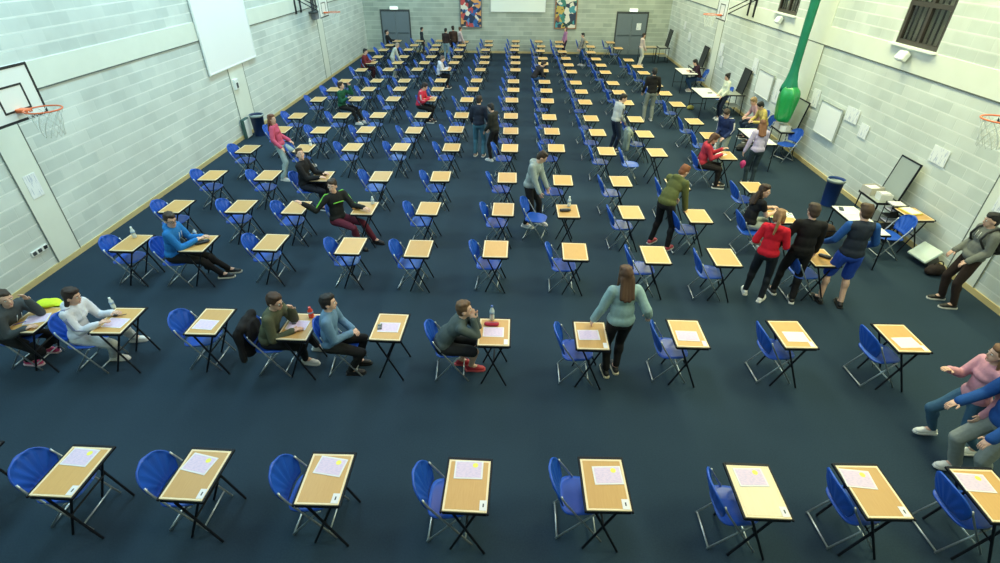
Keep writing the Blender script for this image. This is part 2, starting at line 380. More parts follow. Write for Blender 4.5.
# notices on the walls
NOT = [
 (1, XL+.02, 7.86, 1.45, .25, .40, 'white notice with printed lines on the left wall pillar near the basketball hoop'),
 (-1, XR-.02, 12.32, 1.64, .52, .32, 'white sheet taped right beside the large white board on right wall'),
 (-1, XR-.02, 11.72, 1.45, .32, .30, 'small white sheet lowest and rightmost of the row beside the large board'),
 (-1, XR-.02, 14.07, 1.60, .36, .44, 'white sheet left of the large white board, right of the green curtain bag'),
 (-1, XR-.02, 9.40, 1.70, .42, .30, 'lone white notice on the right wall above the open grey desk lid'),
 (-1, XR-.02, 7.75, 1.46, .30, .26, 'white sheet on the right wall pillar by the right edge'),
 (-1, XR-.02, 16.15, 1.28, .55, .66, 'white sheet partly behind the green curtain bag on right wall'),
 (-1, XR-.02, 18.2, 1.62, .40, .46, 'white sheet up and left of the far white board on right wall'),
 (-1, XR-.02, 21.55, 1.58, .44, .46, 'white sheet below the far right basketball hoop, upper one of two'),
 (-1, XR-.02, 21.25, 1.20, .30, .40, 'white sheet below the far right basketball hoop, lower one of two'),
 (-1, XR-.02, 25.9, 1.45, .40, .34, 'white sheet near the end of right wall, lower of a pair'),
 (-1, XR-.02, 26.9, 1.78, .36, .34, 'white sheet near the end of right wall, upper of a pair')]
for s, X, y, z, wy, hz, lb in NOT:
    o = MB().rbox((0, 0, 0), (.006, wy, hz), .002).build('paper_notice', M_NOTICE); o.location = (X, y, z)
    o.rotation_euler = (random.uniform(-.03, .03), 0, 0); tag(o, lb, 'notice', 'notices on the walls')
panel('whiteboard', 'large blank white board on the right wall, nearer one', 'board', (XR-.03, 13.15, 1.27), (1.0, .76), (-1, 0, 0), M_SCREEN, mat('pale_metal_frame', (.6, .64, .62), .4, .5))
panel('whiteboard', 'blank white board on the right wall left of the green curtain bag', 'board', (XR-.03, 17.15, 1.26), (1.12, .72), (-1, 0, 0), M_SCREEN, mat('pale_metal_frame', (.6, .64, .62), .4, .5))
# small fittings
for y, lb in ((11.28, 'nearer'), (17.15, 'farther')):
    t = thing('wall_floodlight', 'small white floodlight under the %s window of the right wall' % lb, 'floodlight', (XR, y, 3.1), 0, 'floodlights under the windows')
    MB().rbox((-.05, 0, .05), (.1, .1, .06), .01).build('bracket', M_WHITEB, t)
    MB().rbox((-.13, 0, -.02), (.12, .26, .18), .02, Matrix.Rotation(.5, 3, 'Y')).build('lamp_head', M_WHITE, t)
t = thing('socket_plate', 'double socket plate low on the left wall beside the pillar', 'socket', (XL, 7.38, .47))
MB().rbox((.012, 0, 0), (.024, .34, .09), .004).build('plate', M_WHITEB, t)
for k, c in ((-.11, M_DOORFRAME), (0, M_DOORFRAME), (.12, M_BLACKPAINT)): MB().rbox((.028, k, 0), (.012, .07, .06), .003).build('socket', c, t)
t = thing('wall_box', 'small white call box on the left wall below the big screen', 'wall box', (XL, 15.2, 1.5))
MB().rbox((.04, 0, 0), (.08, .22, .28), .01).build('casing', M_WHITE, t)
MB().rbox((.085, 0, -.03), (.015, .09, .14), .004).build('handset', M_DOORFRAME, t)

# ------------------------------------------------------------------ basketball hoops
def hoop(label, y, sx, X, xb, zb, ht, hw):
    """sx: +1 faces right; X wall, xb board plane, zb bottom of board"""
    t = thing('basketball_hoop', label, 'basketball hoop', (xb, y, zb))
    MB().rbox((0, 0, ht/2), (.03, hw*2, ht), .004).build('backboard', M_WHITE, t)
    f = MB(); e = .035
    for s in (-1, 1): f.box((sx*.017, s*(hw-e/2), ht/2), (.006, e, ht)); f.box((sx*.0165, 0, ht/2+s*(ht/2-e/2)), (.005, hw*2-e*2, e))
    f.build('border_line', M_BLACKPAINT, t)
    q = MB(); iw, i0, i1 = .23, .15, .47
    for s in (-1, 1): q.box((sx*.017, s*(iw-.012), (i0+i1)/2), (.006, .026, i1-i0)); q.box((sx*.0165, 0, i0 if s < 0 else i1), (.005, iw*2, .026))
    q.build('target_square', M_BLACKPAINT, t)
    rc = sx*.38; rz = .17
    r = MB(); pts = [(rc+.225*math.cos(2*PI*k/24), .225*math.sin(2*PI*k/24), rz) for k in range(25)]
    r.tube(pts, .011, 6); r.rbox((sx*.09, 0, rz-.02), (.16, .12, .05), .006); rim = r.build('rim', M_ORANGE, t, True)
    n = MB(); K = 12
    for k in range(K):
        for dr in (1, -1):
            P = []
            for j in range(6):
                a = 2*PI*(k+dr*j*.5)/K; rad = .225-.10*(j/5)**.7; P.append((rc+rad*math.cos(a), rad*math.sin(a), rz-j*.075))
            n.tube(P, .005, 4)
    n.build('net', M_NET, t)
    a = MB(); wx = X-xb
    for s in (-1, 1):
        a.tube([(0, s*hw*.5, ht*.8), (wx, s*hw*.5, ht*.8)], .02, 6); a.tube([(0, s*hw*.5, ht*.2), (wx, s*hw*.5, ht*.8)], .018, 6)
        a.rbox((wx-(-sx)*-.0, s*hw*.5, ht*.6), (.03, .12, ht*.9), .004)
    a.tube([(sx*-.02, -hw*.5, ht*.25), (sx*-.02, hw*.5, ht*.25)], .018, 6)
    a.build('wall_bracket', M_STEELBLACK, t)
    return t
hoop('basketball hoop at the left edge with a big white board above the pillar', 7.2, 1, XL+.02, -7.1, 2.74, .72, .46)
hoop('basketball hoop far down the left wall', 21.0, 1, XL+.02, -7.2, 2.62, .80, .5)
hoop('basketball hoop far down the right wall above two white sheets', 19.6, -1, XR-.02, 6.8, 2.80, .80, .5)
hoop('basketball hoop at the right edge of the picture, mostly cut off', 7.18, -1, XR-.02, 6.88, 2.80, .74, .46)
t = thing('winch_frame', 'dark metal winch bracket on left wall beside the far hoop', 'bracket', (XL, 22.35, 2.55))
f = MB(); f.rbox((.12, 0, .1), (.24, .7, .07), .01)
for s in (-.25, -.05, .2): f.tube([(.14, s, .1), (.14, s, 1.2)], .035, 6)
f.build('frame', M_DOORFRAME, t); MB().rbox((.1, .05, -.05), (.2, .4, .22), .02).build('motor', mat('grey_box', (.22, .24, .27), .5), t)
# ------------------------------------------------------------------ green bag of the division curtain
t = thing('curtain_bag', 'gathered green division curtain hanging in its glossy green bag by right wall', 'curtain', (7.2, 14.35, 0))
M_GREEN = mat('green_pvc', (.012, .30, .075), .28, 0, .6, .15, 5, .4); M_GREEN2 = mat('green_fabric', (.012, .19, .11), .6, 0, .3, .2, 8, .5)
def drape(zs, rs, c, n=28, ph=0, amp=.12):
    mb = MB(); vs = []; fs = []
    for i, (z, r) in enumerate(zip(zs, rs)):
        for k in range(n):
            a = 2*PI*k/n; q = r*(1+amp*math.sin(5*a+ph+z*2.6)+amp*.5*math.sin(9*a-z*4))
            vs.append((c[0]+q*math.cos(a)*.75, c[1]+q*math.sin(a)*1.15, z))
    for i in range(len(zs)-1):
        for k in range(n): fs.append((i*n+k, i*n+(k+1) % n, (i+1)*n+(k+1) % n, (i+1)*n+k))
    fs += [tuple(range(n-1, -1, -1)), tuple(range((len(zs)-1)*n, len(zs)*n))]
    return mb.add(vs, fs)
drape([.93, .95, 1.02, 1.15, 1.3, 1.45, 1.55, 1.66, 1.74, 1.82], [.16, .22, .245, .255, .265, .275, .28, .27, .24, .16], (0, 0)).build('bag', M_GREEN, t, True)
drape([1.66, 1.8, 1.95, 2.15, 2.4, 2.8, 3.3, 4.0, 5.0, 6.5, 8.2], [.26, .24, .17, .125, .11, .115, .12, .13, .14, .15, .16], (0, .12), 20, 1, .10).build('gathered_curtain', M_GREEN2, t, True)
# ================================================================== exam desks and chairs
DESKS = {
 'A': [(-4.12, 2.93), (-2.93, 2.94), (-1.71, 2.94), (-0.38, 2.92), (0.89, 2.98), (2.28, 2.96), (3.34, 3.00), (4.41, 3.00)],
 'B': [(-6.31, 5.18), (-5.20, 5.21), (-3.98, 5.24), (-2.78, 5.18), (-1.60, 5.22), (-0.23, 5.17), (1.01, 5.15), (2.26, 5.24), (3.60, 5.28), (4.97, 5.26)],
 'C': [(-6.35, 7.27), (-5.23, 7.30), (-4.05, 7.39), (-2.69, 7.33), (-1.56, 7.29), (-0.30, 7.33), (0.99, 7.30), (2.28, 7.25), (3.37, 7.22), (4.91, 7.28)],
 'D': [(-6.40, 8.69), (-5.18, 8.75), (-4.12, 8.75), (-2.83, 8.77), (-1.63, 8.82), (-0.22, 8.84), (0.99, 8.82), (2.17, 8.82), (3.38, 8.72), (4.93, 8.77)],
 'E': [(-6.50, 10.25), (-5.32, 10.31), (-4.15, 10.31), (-2.89, 10.37), (-1.61, 10.43), (-0.18, 10.42), (1.00, 10.33), (2.22, 10.33), (3.38, 10.22), (4.94, 10.13)],
 'F': [(-6.50, 11.95), (-5.16, 12.07), (-4.01, 12.22), (-2.84, 12.28), (-1.59, 12.32), (-0.16, 12.34), (0.98, 12.39), (2.19, 12.23), (3.39, 12.19), (4.98, 12.06)],
 'G': [(-6.29, 13.52), (-5.24, 13.54), (-4.04, 13.63), (-2.75, 13.66), (-1.64, 13.78), (-0.16, 13.73), (0.94, 13.75), (2.15, 13.70), (3.38, 13.63), (5.08, 13.58)],
 'H': [(-6.35, 14.86), (-5.08, 14.95), (-4.04, 15.05), (-2.75, 15.12), (-1.62, 15.16), (-0.18, 15.17), (0.93, 15.10), (2.13, 15.04), (3.40, 15.01), (5.03, 14.88)],
 'I': [(-6.37, 16.75), (-5.17, 16.87), (-4.00, 16.94), (-2.82, 17.00), (-1.62, 16.96), (-0.18, 16.99), (0.96, 16.96), (2.15, 16.87), (3.46, 16.87), (5.03, 16.76)],
 'J': [(-6.28, 18.12), (-5.11, 18.22), (-4.05, 18.31), (-2.75, 18.35), (-1.55, 18.39), (-0.15, 18.38), (0.98, 18.33), (2.17, 18.26), (3.44, 18.24), (4.97, 18.18)],
 'K': [(-6.28, 19.40), (-5.14, 19.52), (-4.14, 19.58), (-2.82, 19.69), (-1.51, 19.77), (-0.16, 19.71), (0.97, 19.68), (2.10, 19.62), (3.44, 19.63), (4.95, 19.45)],
 'L': [(-6.20, 21.39), (-5.14, 21.54), (-4.01, 21.64), (-2.88, 21.71), (-1.51, 21.72), (-0.11, 21.77), (1.00, 21.68), (2.10, 21.55), (3.43, 21.52), (4.92, 21.50)],
 'M': [(-6.15, 22.90), (-5.06, 22.95), (-3.94, 23.02), (-2.71, 23.10), (-1.44, 23.18), (-0.12, 23.22), (1.05, 23.12), (2.09, 22.92), (3.44, 22.92), (4.91, 22.76)],
 'N': [(-6.20, 24.21), (-5.08, 24.34), (-3.86, 24.41), (-2.69, 24.44), (-1.48, 24.47), (-0.14, 24.51), (1.07, 24.30), (2.09, 24.37), (3.40, 24.31), (4.79, 24.16)],
 'O': [(-6.34, 26.01), (-5.20, 26.15), (-3.99, 26.23), (-2.83, 26.25), (-1.56, 26.34), (-0.19, 26.43), (1.03, 26.23), (2.04, 26.08), (3.37, 26.01)],
 'P': [(-6.35, 27.40), (-5.14, 27.42), (-4.05, 27.50), (-2.81, 27.58), (-1.48, 27.67), (-0.16, 27.58), (1.10, 27.55), (2.00, 27.55), (3.53, 27.60), (4.83, 27.22)],
 'Q': [(-6.25, 28.67), (-5.10, 28.81), (-4.08, 28.89), (-2.77, 28.65), (-1.54, 28.93), (-0.16, 29.03), (1.02, 29.05), (2.06, 28.92), (3.36, 29.02), (4.70, 28.98)],
}

ORD = ['nearest', 'second', 'third', 'fourth', 'fifth', 'sixth', 'seventh', 'eighth', 'ninth', 'tenth', 'eleventh', 'twelfth', 'thirteenth', 'fourteenth', 'fifteenth', 'sixteenth', 'farthest']
COLN = ['first', 'second', 'third', 'fourth', 'fifth', 'sixth', 'seventh', 'eighth', 'ninth', 'tenth']
DW, DD, DH = .398, .54, .73
def make_desk(label, wood_m, group, w_=DW, d_=DD):
    t = thing('exam_desk', label, 'desk', group=group)
    tp = MB(); tp.rbox((0, 0, DH-.008), (w_-.040, d_-.040, .016), .002); tp.build('tabletop', wood_m, t)
    lp = MB()
    for s in (-1, 1): lp.rbox((s*(w_/2-.010), 0, DH-.008), (.020, d_, .0165), .002); lp.rbox((0, s*(d_/2-.010), DH-.008), (w_-.040, .020, .0165), .002)
    lp.build('edge_lipping', M_WOODEDGE, t)
    fr = MB(); z = DH-.024
    for s in (-1, 1): fr.rbox((s*(w_/2+.0095), .008, z+.010), (.019, d_+.044, .026), .003)
    fr.rbox((0, d_/2+.016, z+.010), (w_, .032, .026), .003); fr.rbox((0, -d_/2+.006, z-.008), (w_-.004, .022, .034), .003)
    fr.rbox((0, 0, z-.006), (w_-.03, d_-.04, .006), .001)
    fr.build('rim_frame', M_STEELBLACK, t)
    yy = d_/2-.035; xx = w_/2-.065; xb = w_/2-.035
    for s in (-1, 1):
        MB().tube([(-xx, s*yy, DH-.03), (xb, s*yy, .012)], .0125, 8).build('leg', M_STEELBLACK, t)
        MB().tube([(xx, s*(yy-.028), DH-.03), (-xb, s*(yy-.028), .012)], .0125, 8).build('leg', M_STEELBLACK, t)
    MB().tube([(-xx+.02, -yy, DH-.07), (-xx+.02, yy, DH-.07)], .010, 6).build('crossbar', M_STEELBLACK, t)
    MB().tube([(0, -yy, .37), (0, yy, .37)], .010, 6).build('crossbar', M_STEELBLACK, t)
    return t
def make_chair(label, group):
    """folding chair facing +X"""
    t = thing('folding_chair', label, 'chair', group=group)
    # fan shaped backrest shell, dished and ribbed
    nu, nv = 28, 14; front = []; back = []
    for j in range(nv+1):
        v = j/nv; z = .50+.335*v
        hw = .212*(1-max(0, (v-.45)/.55)**2.6)**.5 if v > .45 else .165+.047*math.sin(v/.45*PI/2)
        hw = max(hw, .02)
        for i in range(nu+1):
            u = -1+2*i/nu; y = hw*u
            x = -.155-.115*v-.045*(1-(y/.212)**2)
            rib = .009*math.cos(math.atan2(y, z-.42)*22) if abs(u) < .86 and .08 < v < .92 else .010
            front.append((x+rib, y, z)); back.append((x-.014+rib*.5, y, z))
    vs = front+back; n = len(front); w1 = nu+1; fs = []
    for j in range(nv):
        for i in range(nu):
            a = j*w1+i; fs.append((a, a+1, a+w1+1, a+w1)); fs.append((n+a, n+a+w1, n+a+w1+1, n+a+1))
    for i in range(nu): fs.append((i, n+i, n+i+1, i+1)); a = nv*w1+i; fs.append((a, a+1, n+a+1, n+a))
    for j in range(nv): a = j*w1; fs.append((a, a+w1, n+a+w1, n+a)); a += nu; fs.append((a, n+a, n+a+w1, a+w1))
    MB().add(vs, fs).build('backrest', M_BLUEPL, t, True)
    # rounded dished seat
    nr, na = 6, 32; vs = []; fs = []
    for lay in (0, 1):
        for j in range(nr+1):
            q = j/nr
            for k in range(na):
                a = 2*PI*k/na; c, s = math.cos(a), math.sin(a); e = .55
                x = .205*q*math.copysign(abs(c)**e, c); y = .205*q*math.copysign(abs(s)**e, s)*(1-.10*(x/.2))
                z = .447-.012*(1-q*q)-.016*max(0, x/.2)**2*q if lay == 0 else .425+(.006 if q < 1 else .006)
                vs.append((x+.01, y, z))
    L = (nr+1)*na
    for j in range(nr):
        for k in range(na):
            a, b = j*na+k, j*na+(k+1) % na; fs.append((a, b, b+na, a+na)); fs.append((L+a, L+a+na, L+b+na, L+b))
    for k in range(na): a, b = nr*na+k, nr*na+(k+1) % na; fs.append((a, b, L+b, L+a))
    MB().add(vs, fs).build('seat', M_BLUEPL, t, True)
    for s in (-1, 1):
        MB().tube([(-.205, s*.203, .70), (-.19, s*.207, .66), (-.155, s*.212, .60), (-.04, s*.207, .42), (.225, s*.207, .012)], .0105, 8).build('front_leg', M_CHROME, t, True)
        MB().tube([(.13, s*.190, .42), (.10, s*.190, .40), (-.215, s*.190, .012)], .0105, 8).build('rear_leg', M_CHROME, t, True)
    MB().tube([(-.205, -.19, .028), (-.205, .19, .028)], .0095, 8).build('crossbar', M_CHROME, t, True)
    MB().tube([(.165, -.207, .10), (.165, .207, .10)], .0085, 8).build('crossbar', M_CHROME, t, True)
    return t
desk_p = desk_pale = chair_p = None
CH = {}   # measured chair offsets (dx, dy, rot in degrees), relative to their desk
CH[('A', 0)] = (-.22, .05, 0); CH[('A', 1)] = (-.21, .05, 0); CH[('A', 2)] = (-.19, .05, 0); CH[('A', 3)] = (-.19, .05, 0); CH[('A', 4)] = (-.20, .07, 0)
CH[('A', 5)] = (-.13, .04, 0); CH[('A', 6)] = (-.04, .05, 3); CH[('A', 7)] = (-.08, .05, 3)
CH[('B', 0)] = (-.30, 0, 0); CH[('B', 1)] = (-.48, -.05, 0); CH[('B', 2)] = (-.20, .03, 0); CH[('B', 3)] = (-.40, .0, 0); CH[('B', 4)] = (-.66, 0, 6); CH[('B', 5)] = (-.58, .02, 4)
CH[('B', 6)] = (-.16, .04, 0); CH[('B', 7)] = (-.16, .04, 0); CH[('B', 8)] = (-.11, .04, 2); CH[('B', 9)] = (-.14, .04, 3)
CH[('D', 6)] = (-.58, .28, -14); CH[('F', 8)] = (-.62, -.05, -4); CH[('D', 9)] = (-.52, -.02, 0); CH[('F', 9)] = (-.50, -.05, 0)
CH[('C', 1)] = (-.42, -.05, 0); CH[('D', 3)] = (-.42, .0, -10); CH[('E', 2)] = (-.36, -.05, 0)
rnd = random.Random(4)
DESK_OBJ = {}
for ri, (rk, row) in enumerate(DESKS.items()):
    for ci, (x, y) in enumerate(row):
        # columns of the nearest row start level with the third column of the others
        off = ci
        tot = len(row)
        if ci < (tot+1)//2: pos = COLN[ci]+' from the left'
        else: pos = (COLN[tot-1-ci]+' from the right') if tot-1-ci else 'rightmost'
        if ci == 0: pos = 'leftmost'
        rown = 'nearest row' if ri == 0 else ('farthest row' if ri == 16 else ORD[ri]+' row from the front')
        pale = (rk, ci) in (('A', 5),)
        lab = '%s topped folding exam desk, %s in the %s' % ('pale' if pale else 'beech', pos, rown)
        if pale and desk_pale is None: d = desk_pale = make_desk(lab, M_PALEWOOD, 'exam desks in rows')
        elif pale: d = copy_tree(desk_pale)
        elif desk_p is None: d = desk_p = make_desk(lab, M_WOOD, 'exam desks in rows')
        else: d = copy_tree(desk_p)
        d['label'] = lab; d.location = (x, y, 0); d.rotation_euler = (0, 0, math.radians(rnd.uniform(-1.5, 1.5)))
        DESK_OBJ[(rk, ci)] = d
        dx, dy, r = CH.get((rk, ci), (-.15+rnd.uniform(-.03, .03), rnd.uniform(.0, .05), rnd.uniform(-4, 4)))
        lab = 'blue folding chair at the desk %s, %s' % (pos, rown)
        if chair_p is None: c = chair_p = make_chair(lab, 'blue folding chairs at the exam desks')
        else: c = copy_tree(chair_p)
        c['label'] = lab; c.location = (x+dx, y+dy, 0); c.rotation_euler = (0, 0, math.radians(r))
# the desk just off the left edge pokes one leg into the picture
d = copy_tree(desk_p); d['label'] = 'folding exam desk cut off by the left edge, only a black leg showing'; d.location = (-5.27, 2.95, 0)

# ------------------------------------------------------------------ things on the desks
def place(o, loc, rz=0): o.location = loc; o.rotation_euler = (0, 0, rz); return o
def paper(x, y, rz, label, sticker=True, m=None, w_=.21, d_=.29, group='exam papers on the desks', name='exam_paper'):
    o = MB().rbox((0, 0, .0015), (d_, w_, .003), .001).build(name, [M_PAPER]); tag(o, label, 'paper', group)
    q = MB().box((0, 0, .0034), (d_-.03, w_-.03, .0008)).build('printed_area', m or M_PAPERPINK, o)
    if sticker: MB().lathe([(.026, .0038), (.026, .0046)], (.06, .05, 0), 14).build('sticker', M_YELLOW, o)
    return place(o, (x, y, DH+.0008), rz)
APP = [(-4.15, 3.08, -4), (-2.96, 3.05, -12), (-1.70, 3.07, -8), (-.38, 3.08, 0), (.93, 3.07, 3), (2.27, 3.10, 2), (3.27, 3.12, -5), (4.34, 3.12, -3)]
for i, (x, y, r) in enumerate(APP):
    pos = ['leftmost', 'second from left', 'third from left', 'fourth from left', 'fourth from right', 'third from right', 'second from right', 'rightmost'][i]
    paper(x, y, math.radians(r), 'lilac printed exam paper on the %s desk of the nearest row' % pos, True, None, .20, .27)
for i, (x, y) in enumerate(DESKS['A']):
    pos = ['leftmost', 'second from left', 'third from left', 'fourth from left', 'fourth from right', 'third from right', 'second from right', 'rightmost'][i]
    o = MB().rbox((0, 0, .001), (.065, .10, .002), .0006).build('seat_card', M_PAPER); tag(o, 'small white seat card on the near corner of the %s desk, nearest row' % pos, 'card', 'seat cards on the desks')
    MB().box((0, .0, .0023), (.012, .035, .0006)).build('printed_number', M_BLACKPAINT, o)
    place(o, (x+DW/2-.04, y-DD/2+.065, DH+.001))
BPP = [(-6.28, 5.19, 20), (-5.19, 5.15, -3), (-4.00, 5.16, -4), (-2.80, 5.20, -2), (-1.60, 5.20, 0), (-.24, 5.16, 0), (.98, 5.15, 2), (2.24, 5.18, -2), (3.62, 5.22, 0), (4.97, 5.16, 4)]
BPOS = ['leftmost', 'second from left', 'third from left', 'fourth from left', 'fifth from left', 'fifth from right', 'fourth from right', 'third from right', 'second from right', 'rightmost']
for i, (x, y, r) in enumerate(BPP):
    paper(x, y, math.radians(r), 'pinkish printed exam paper on the %s desk of the second row' % BPOS[i], False, None, .20, .27)
for i in (5, 6, 7, 8, 9):
    x, y = DESKS['B'][i]; o = MB().rbox((0, 0, .001), (.05, .10, .002), .0006).build('seat_card', M_PAPER)
    tag(o, 'white seat card on the near right corner of the %s desk, second row' % BPOS[i], 'card', 'seat cards on the desks'); place(o, (x+DW/2-.045, y-DD/2+.07, DH+.001))
M_CLEAR = mat('clear_bottle', (.62, .72, .74), .15, 0, .6)
def bottle(x, y, label, body=None, capm=None, h=.21, r=.032, z=DH):
    t = thing('water_bottle', label, 'bottle', (x, y, z+.001), 0, 'bottles on the desks')
    MB().lathe([(r*.9, 0), (r, .01), (r, h*.3), (r*.9, h*.36), (r, h*.42), (r, h*.66), (r*.45, h*.86), (r*.42, h*.92)], (0, 0, 0), 14).build('body', body or M_CLEAR, t, True)
    MB().lathe([(r*.5, h*.90), (r*.5, h)], (0, 0, 0), 12).build('bottle_cap', capm or M_WHITE, t)
    MB().lathe([(r*1.03, h*.44), (r*1.03, h*.6)], (0, 0, 0), 14).build('wrapper', mat('bottle_wrap', (.25, .38, .55), .5), t, True)
    return t
bottle(-6.40, 7.44, 'clear bottle standing on the leftmost desk of the third row', None, M_WHITE, .2)
bottle(-5.43, 5.47, 'clear bottle with white cap on the desk of the girl in the white hoodie', None, M_WHITE, .17, .028)
bottle(-5.38, 7.50, 'clear bottle at far corner of the desk of the boy in the bright blue jacket', None, M_DOORFRAME, .17, .028)
bottle(-.27, 5.42, 'tall clear bottle behind the red pencil case', None, mat('blue_cap', (.05, .12, .4), .4), .23)
bottle(1.03, 9.02, 'clear bottle behind a black pouch on a fourth row desk', None, M_WHITE, .2)
bottle(-2.68, 5.38, 'red drinks bottle on the desk of the person in the olive cardigan', mat('red_plastic', (.70, .06, .03), .4), mat('red_plastic', (.70, .06, .03), .4), .16, .035)
bottle(4.76, 12.25, 'tall clear bottle on the desk of the seated girl in red', None, M_WHITE, .22)
bottle(-2.72, 8.95, 'small clear bottle on the desk of the boy in green and black', None, M_WHITE, .15)
bottle(-5.06, 12.24, 'white bottle standing behind the black clad boy with raised head', M_WHITE, M_WHITE, .18)
def case(x, y, rz, dims, col, label, name='pencil_case'):
    t = thing(name, label, 'pencil case', (x, y, DH+.001), rz)
    b = MB(); b.cap((-dims[0]/2+dims[1]/2, 0, dims[2]/2), (dims[0]/2-dims[1]/2, 0, dims[2]/2), dims[1]/2, dims[1]/2, 12)
    b.v = [(a, c, max(0, dims[2]/2+(d_-dims[2]/2)*dims[2]/dims[1])) for a, c, d_ in b.v]
    b.build('pouch', mat('case_fabric', col, .6, 0, .4, .15, 30, .3), t, True)
    MB().tube([(-dims[0]*.38, 0, dims[2]*1.0), (dims[0]*.38, 0, dims[2]*1.0)], .003, 5).build('zip', M_CHROME, t)
    return t
case(-.27, 5.30, 0, (.20, .075, .05), (.42, .015, .04), 'red pencil case on the desk of the boy in the grey sweater')
case(-5.17, 7.30, 10, (.24, .11, .05), (.015, .015, .02), 'black pencil case on the desk of the boy in the bright blue jacket')
case(.94, 8.80, .15, (.22, .10, .05), (.02, .02, .025), 'black pouch on a fourth row desk beside a clear bottle')
case(4.98, 7.27, -.6, (.20, .085, .05), (.02, .02, .025), 'black glasses case on the desk beside the man in blue shorts')
case(-4.15, 10.36, .2, (.20, .09, .04), (.05, .05, .04), 'dark pencil case on the desk behind the black clad boy')
case(-2.98, 8.72, .6, (.16, .07, .04), (.45, .20, .05), 'orange pencil case under the hand of the boy in green and black')
b = MB(); b.ell((0, 0, .035), (.15, .10, .045)); b.ell((.13, -.03, .02), (.09, .06, .02)); b.ell((-.08, .04, .03), (.10, .08, .04))
o = blob_obj(b, 'beanie_hat', mat('neon_yellow_cloth', (.62, .78, .03), .7, 0, .3, .15, 20, .4), None, .01, 3, .006, 0)
tag(o, 'crumpled bright yellow hat on the far end of the leftmost second row desk', 'hat'); place(o, (-6.34, 5.50, DH), .3)
def pen(x, y, rz, col, label):
    o = MB().tube([(-.07, 0, .006), (.06, 0, .006), (.07, 0, .006)], [.004, .004, .001], 6).build('pen', mat('pen_plastic', col, .4)); tag(o, label, 'pen'); return place(o, (x, y, DH+.004), rz)
pen(-6.42, 5.08, .7, (.02, .05, .4), 'blue pen on the leftmost desk of the second row')
pen(-2.80, 5.06, .1, (.03, .12, .12), 'dark pen at the near edge of the olive cardigan desk')
pen(-5.22, 5.30, .5, (.03, .03, .05), 'black pen above the paper of the girl in the white hoodie')
for x, y, rz, lb in ((-5.30, 5.33, .3, 'black calculator on the desk of the girl in the white hoodie'), (-2.86, 5.26, .2, 'small black calculator on the paper of the person in the olive cardigan'), (-1.72, 5.20, .2, 'small red and black phone on the paper of the fifth desk, second row')):
    o = MB().rbox((0, 0, .006), (.055, .11, .012), .003).build('calculator', M_DARKPLASTIC); tag(o, lb, 'calculator'); place(o, (x, y, DH+.004), rz)
    MB().rbox((0, .035, .0125), (.04, .022, .002), .0006).build('display', mat('lcd', (.25, .30, .22), .3), o)
    k = MB()
    for a in range(3):
        for c in range(4): k.box((-.016+a*.016, -.04+c*.015, .0128), (.010, .008, .002))
    k.build('keys', mat('grey_keys', (.45, .45, .47), .5), o)
x, y = DESKS['D'][9]
paper(x-.10, y+.05, .1, 'green and yellow sheet on the desk of the seated girl in black', False, paper_mat('green_sheet', (.70, .75, .18), (.05, .35, .16), 6, .5), group=None)
paper(x+.08, y+.06, -.2, 'white sheet with dark print on the desk of the seated girl in black', False, paper_mat('dark_sheet', (.75, .78, .74), (.12, .25, .2), 8, .52), group=None)
paper(4.87, 12.1, .6, 'white sheet on the desk of the seated girl in red', False, M_PAPER, group=None)

# ------------------------------------------------------------------ long tables, trolleys along the right wall
def folding_table(label, x, y, w_, l_, topm, rz=0, h=.73):
    t = thing('folding_table', label, 'table', (x, y, 0), rz)
    MB().rbox((0, 0, h-.01), (w_, l_, .02), .003).build('tabletop', topm, t)
    f = MB()
    for s in (-1, 1): f.rbox((s*(w_/2+.004), 0, h-.025), (.016, l_+.02, .034), .003); f.rbox((0, s*(l_/2+.004), h-.025), (w_, .016, .034), .003)
    f.build('rim_frame', M_STEELBLACK, t)
    for sx_ in (-1, 1):
        for sy_ in (-1, 1): MB().tube([(sx_*(w_/2-.03), sy_*(l_/2-.04), h-.03), (sx_*(w_/2-.02), sy_*(l_/2-.03), 0)], .013, 8).build('leg', M_STEELBLACK, t)
    MB().tube([(-w_/2+.02, l_/2-.03, .2), (w_/2-.02, l_/2-.03, .2)], .009, 6).build('crossbar', M_STEELBLACK, t)
    return t
M_TTOP = mat('pale_laminate', (.74, .74, .70), .4)
TAB = [(6.30, 8.68, .42, 1.18, 'long white topped table in front of the man in blue shorts'),
       (6.30, 13.58, .50, 1.35, 'white topped table in front of the girl with lilac top'),
       (6.40, 18.35, .62, 1.35, 'white topped table beside the woman in white standing by the right wall'),
       (6.68, 21.9, .60, 1.20, 'white topped table of the person seated at the right wall, farthest'),]
for x, y, a, b_, lb in TAB: folding_table(lb, x, y, a, b_, M_TTOP)
folding_table('brown topped table in the far right corner of the hall', 6.35, 27.7, .8, .5, mat('tan_top', (.40, .33, .22), .5))
k = 0
for x, y, rz, lb in ((6.25, 9.05, .2, 'white sheets at the far end of the long white table'), (6.34, 8.60, -.1, 'white sheets at the middle of the long white table'), (6.32, 8.28, .1, 'white sheets at the near end of the long white table'),
                     (6.25, 14.0, .1, 'papers at the far end of the table by the girl in lilac'), (6.38, 13.15, .3, 'papers at the near end of the table by the girl in lilac'),
                     (6.32, 18.7, .1, 'papers on the far half of the table beside the standing woman in white'), (6.52, 18.0, .1, 'dark framed papers on the near half of the table beside the woman in white'), (6.6, 21.8, .2, 'papers on the farthest table at the right wall')):
    paper(x, y, rz, lb, False, M_PAPER if k % 2 else M_NOTICE, .3, .24, group=None, name='paper_stack'); k += 1
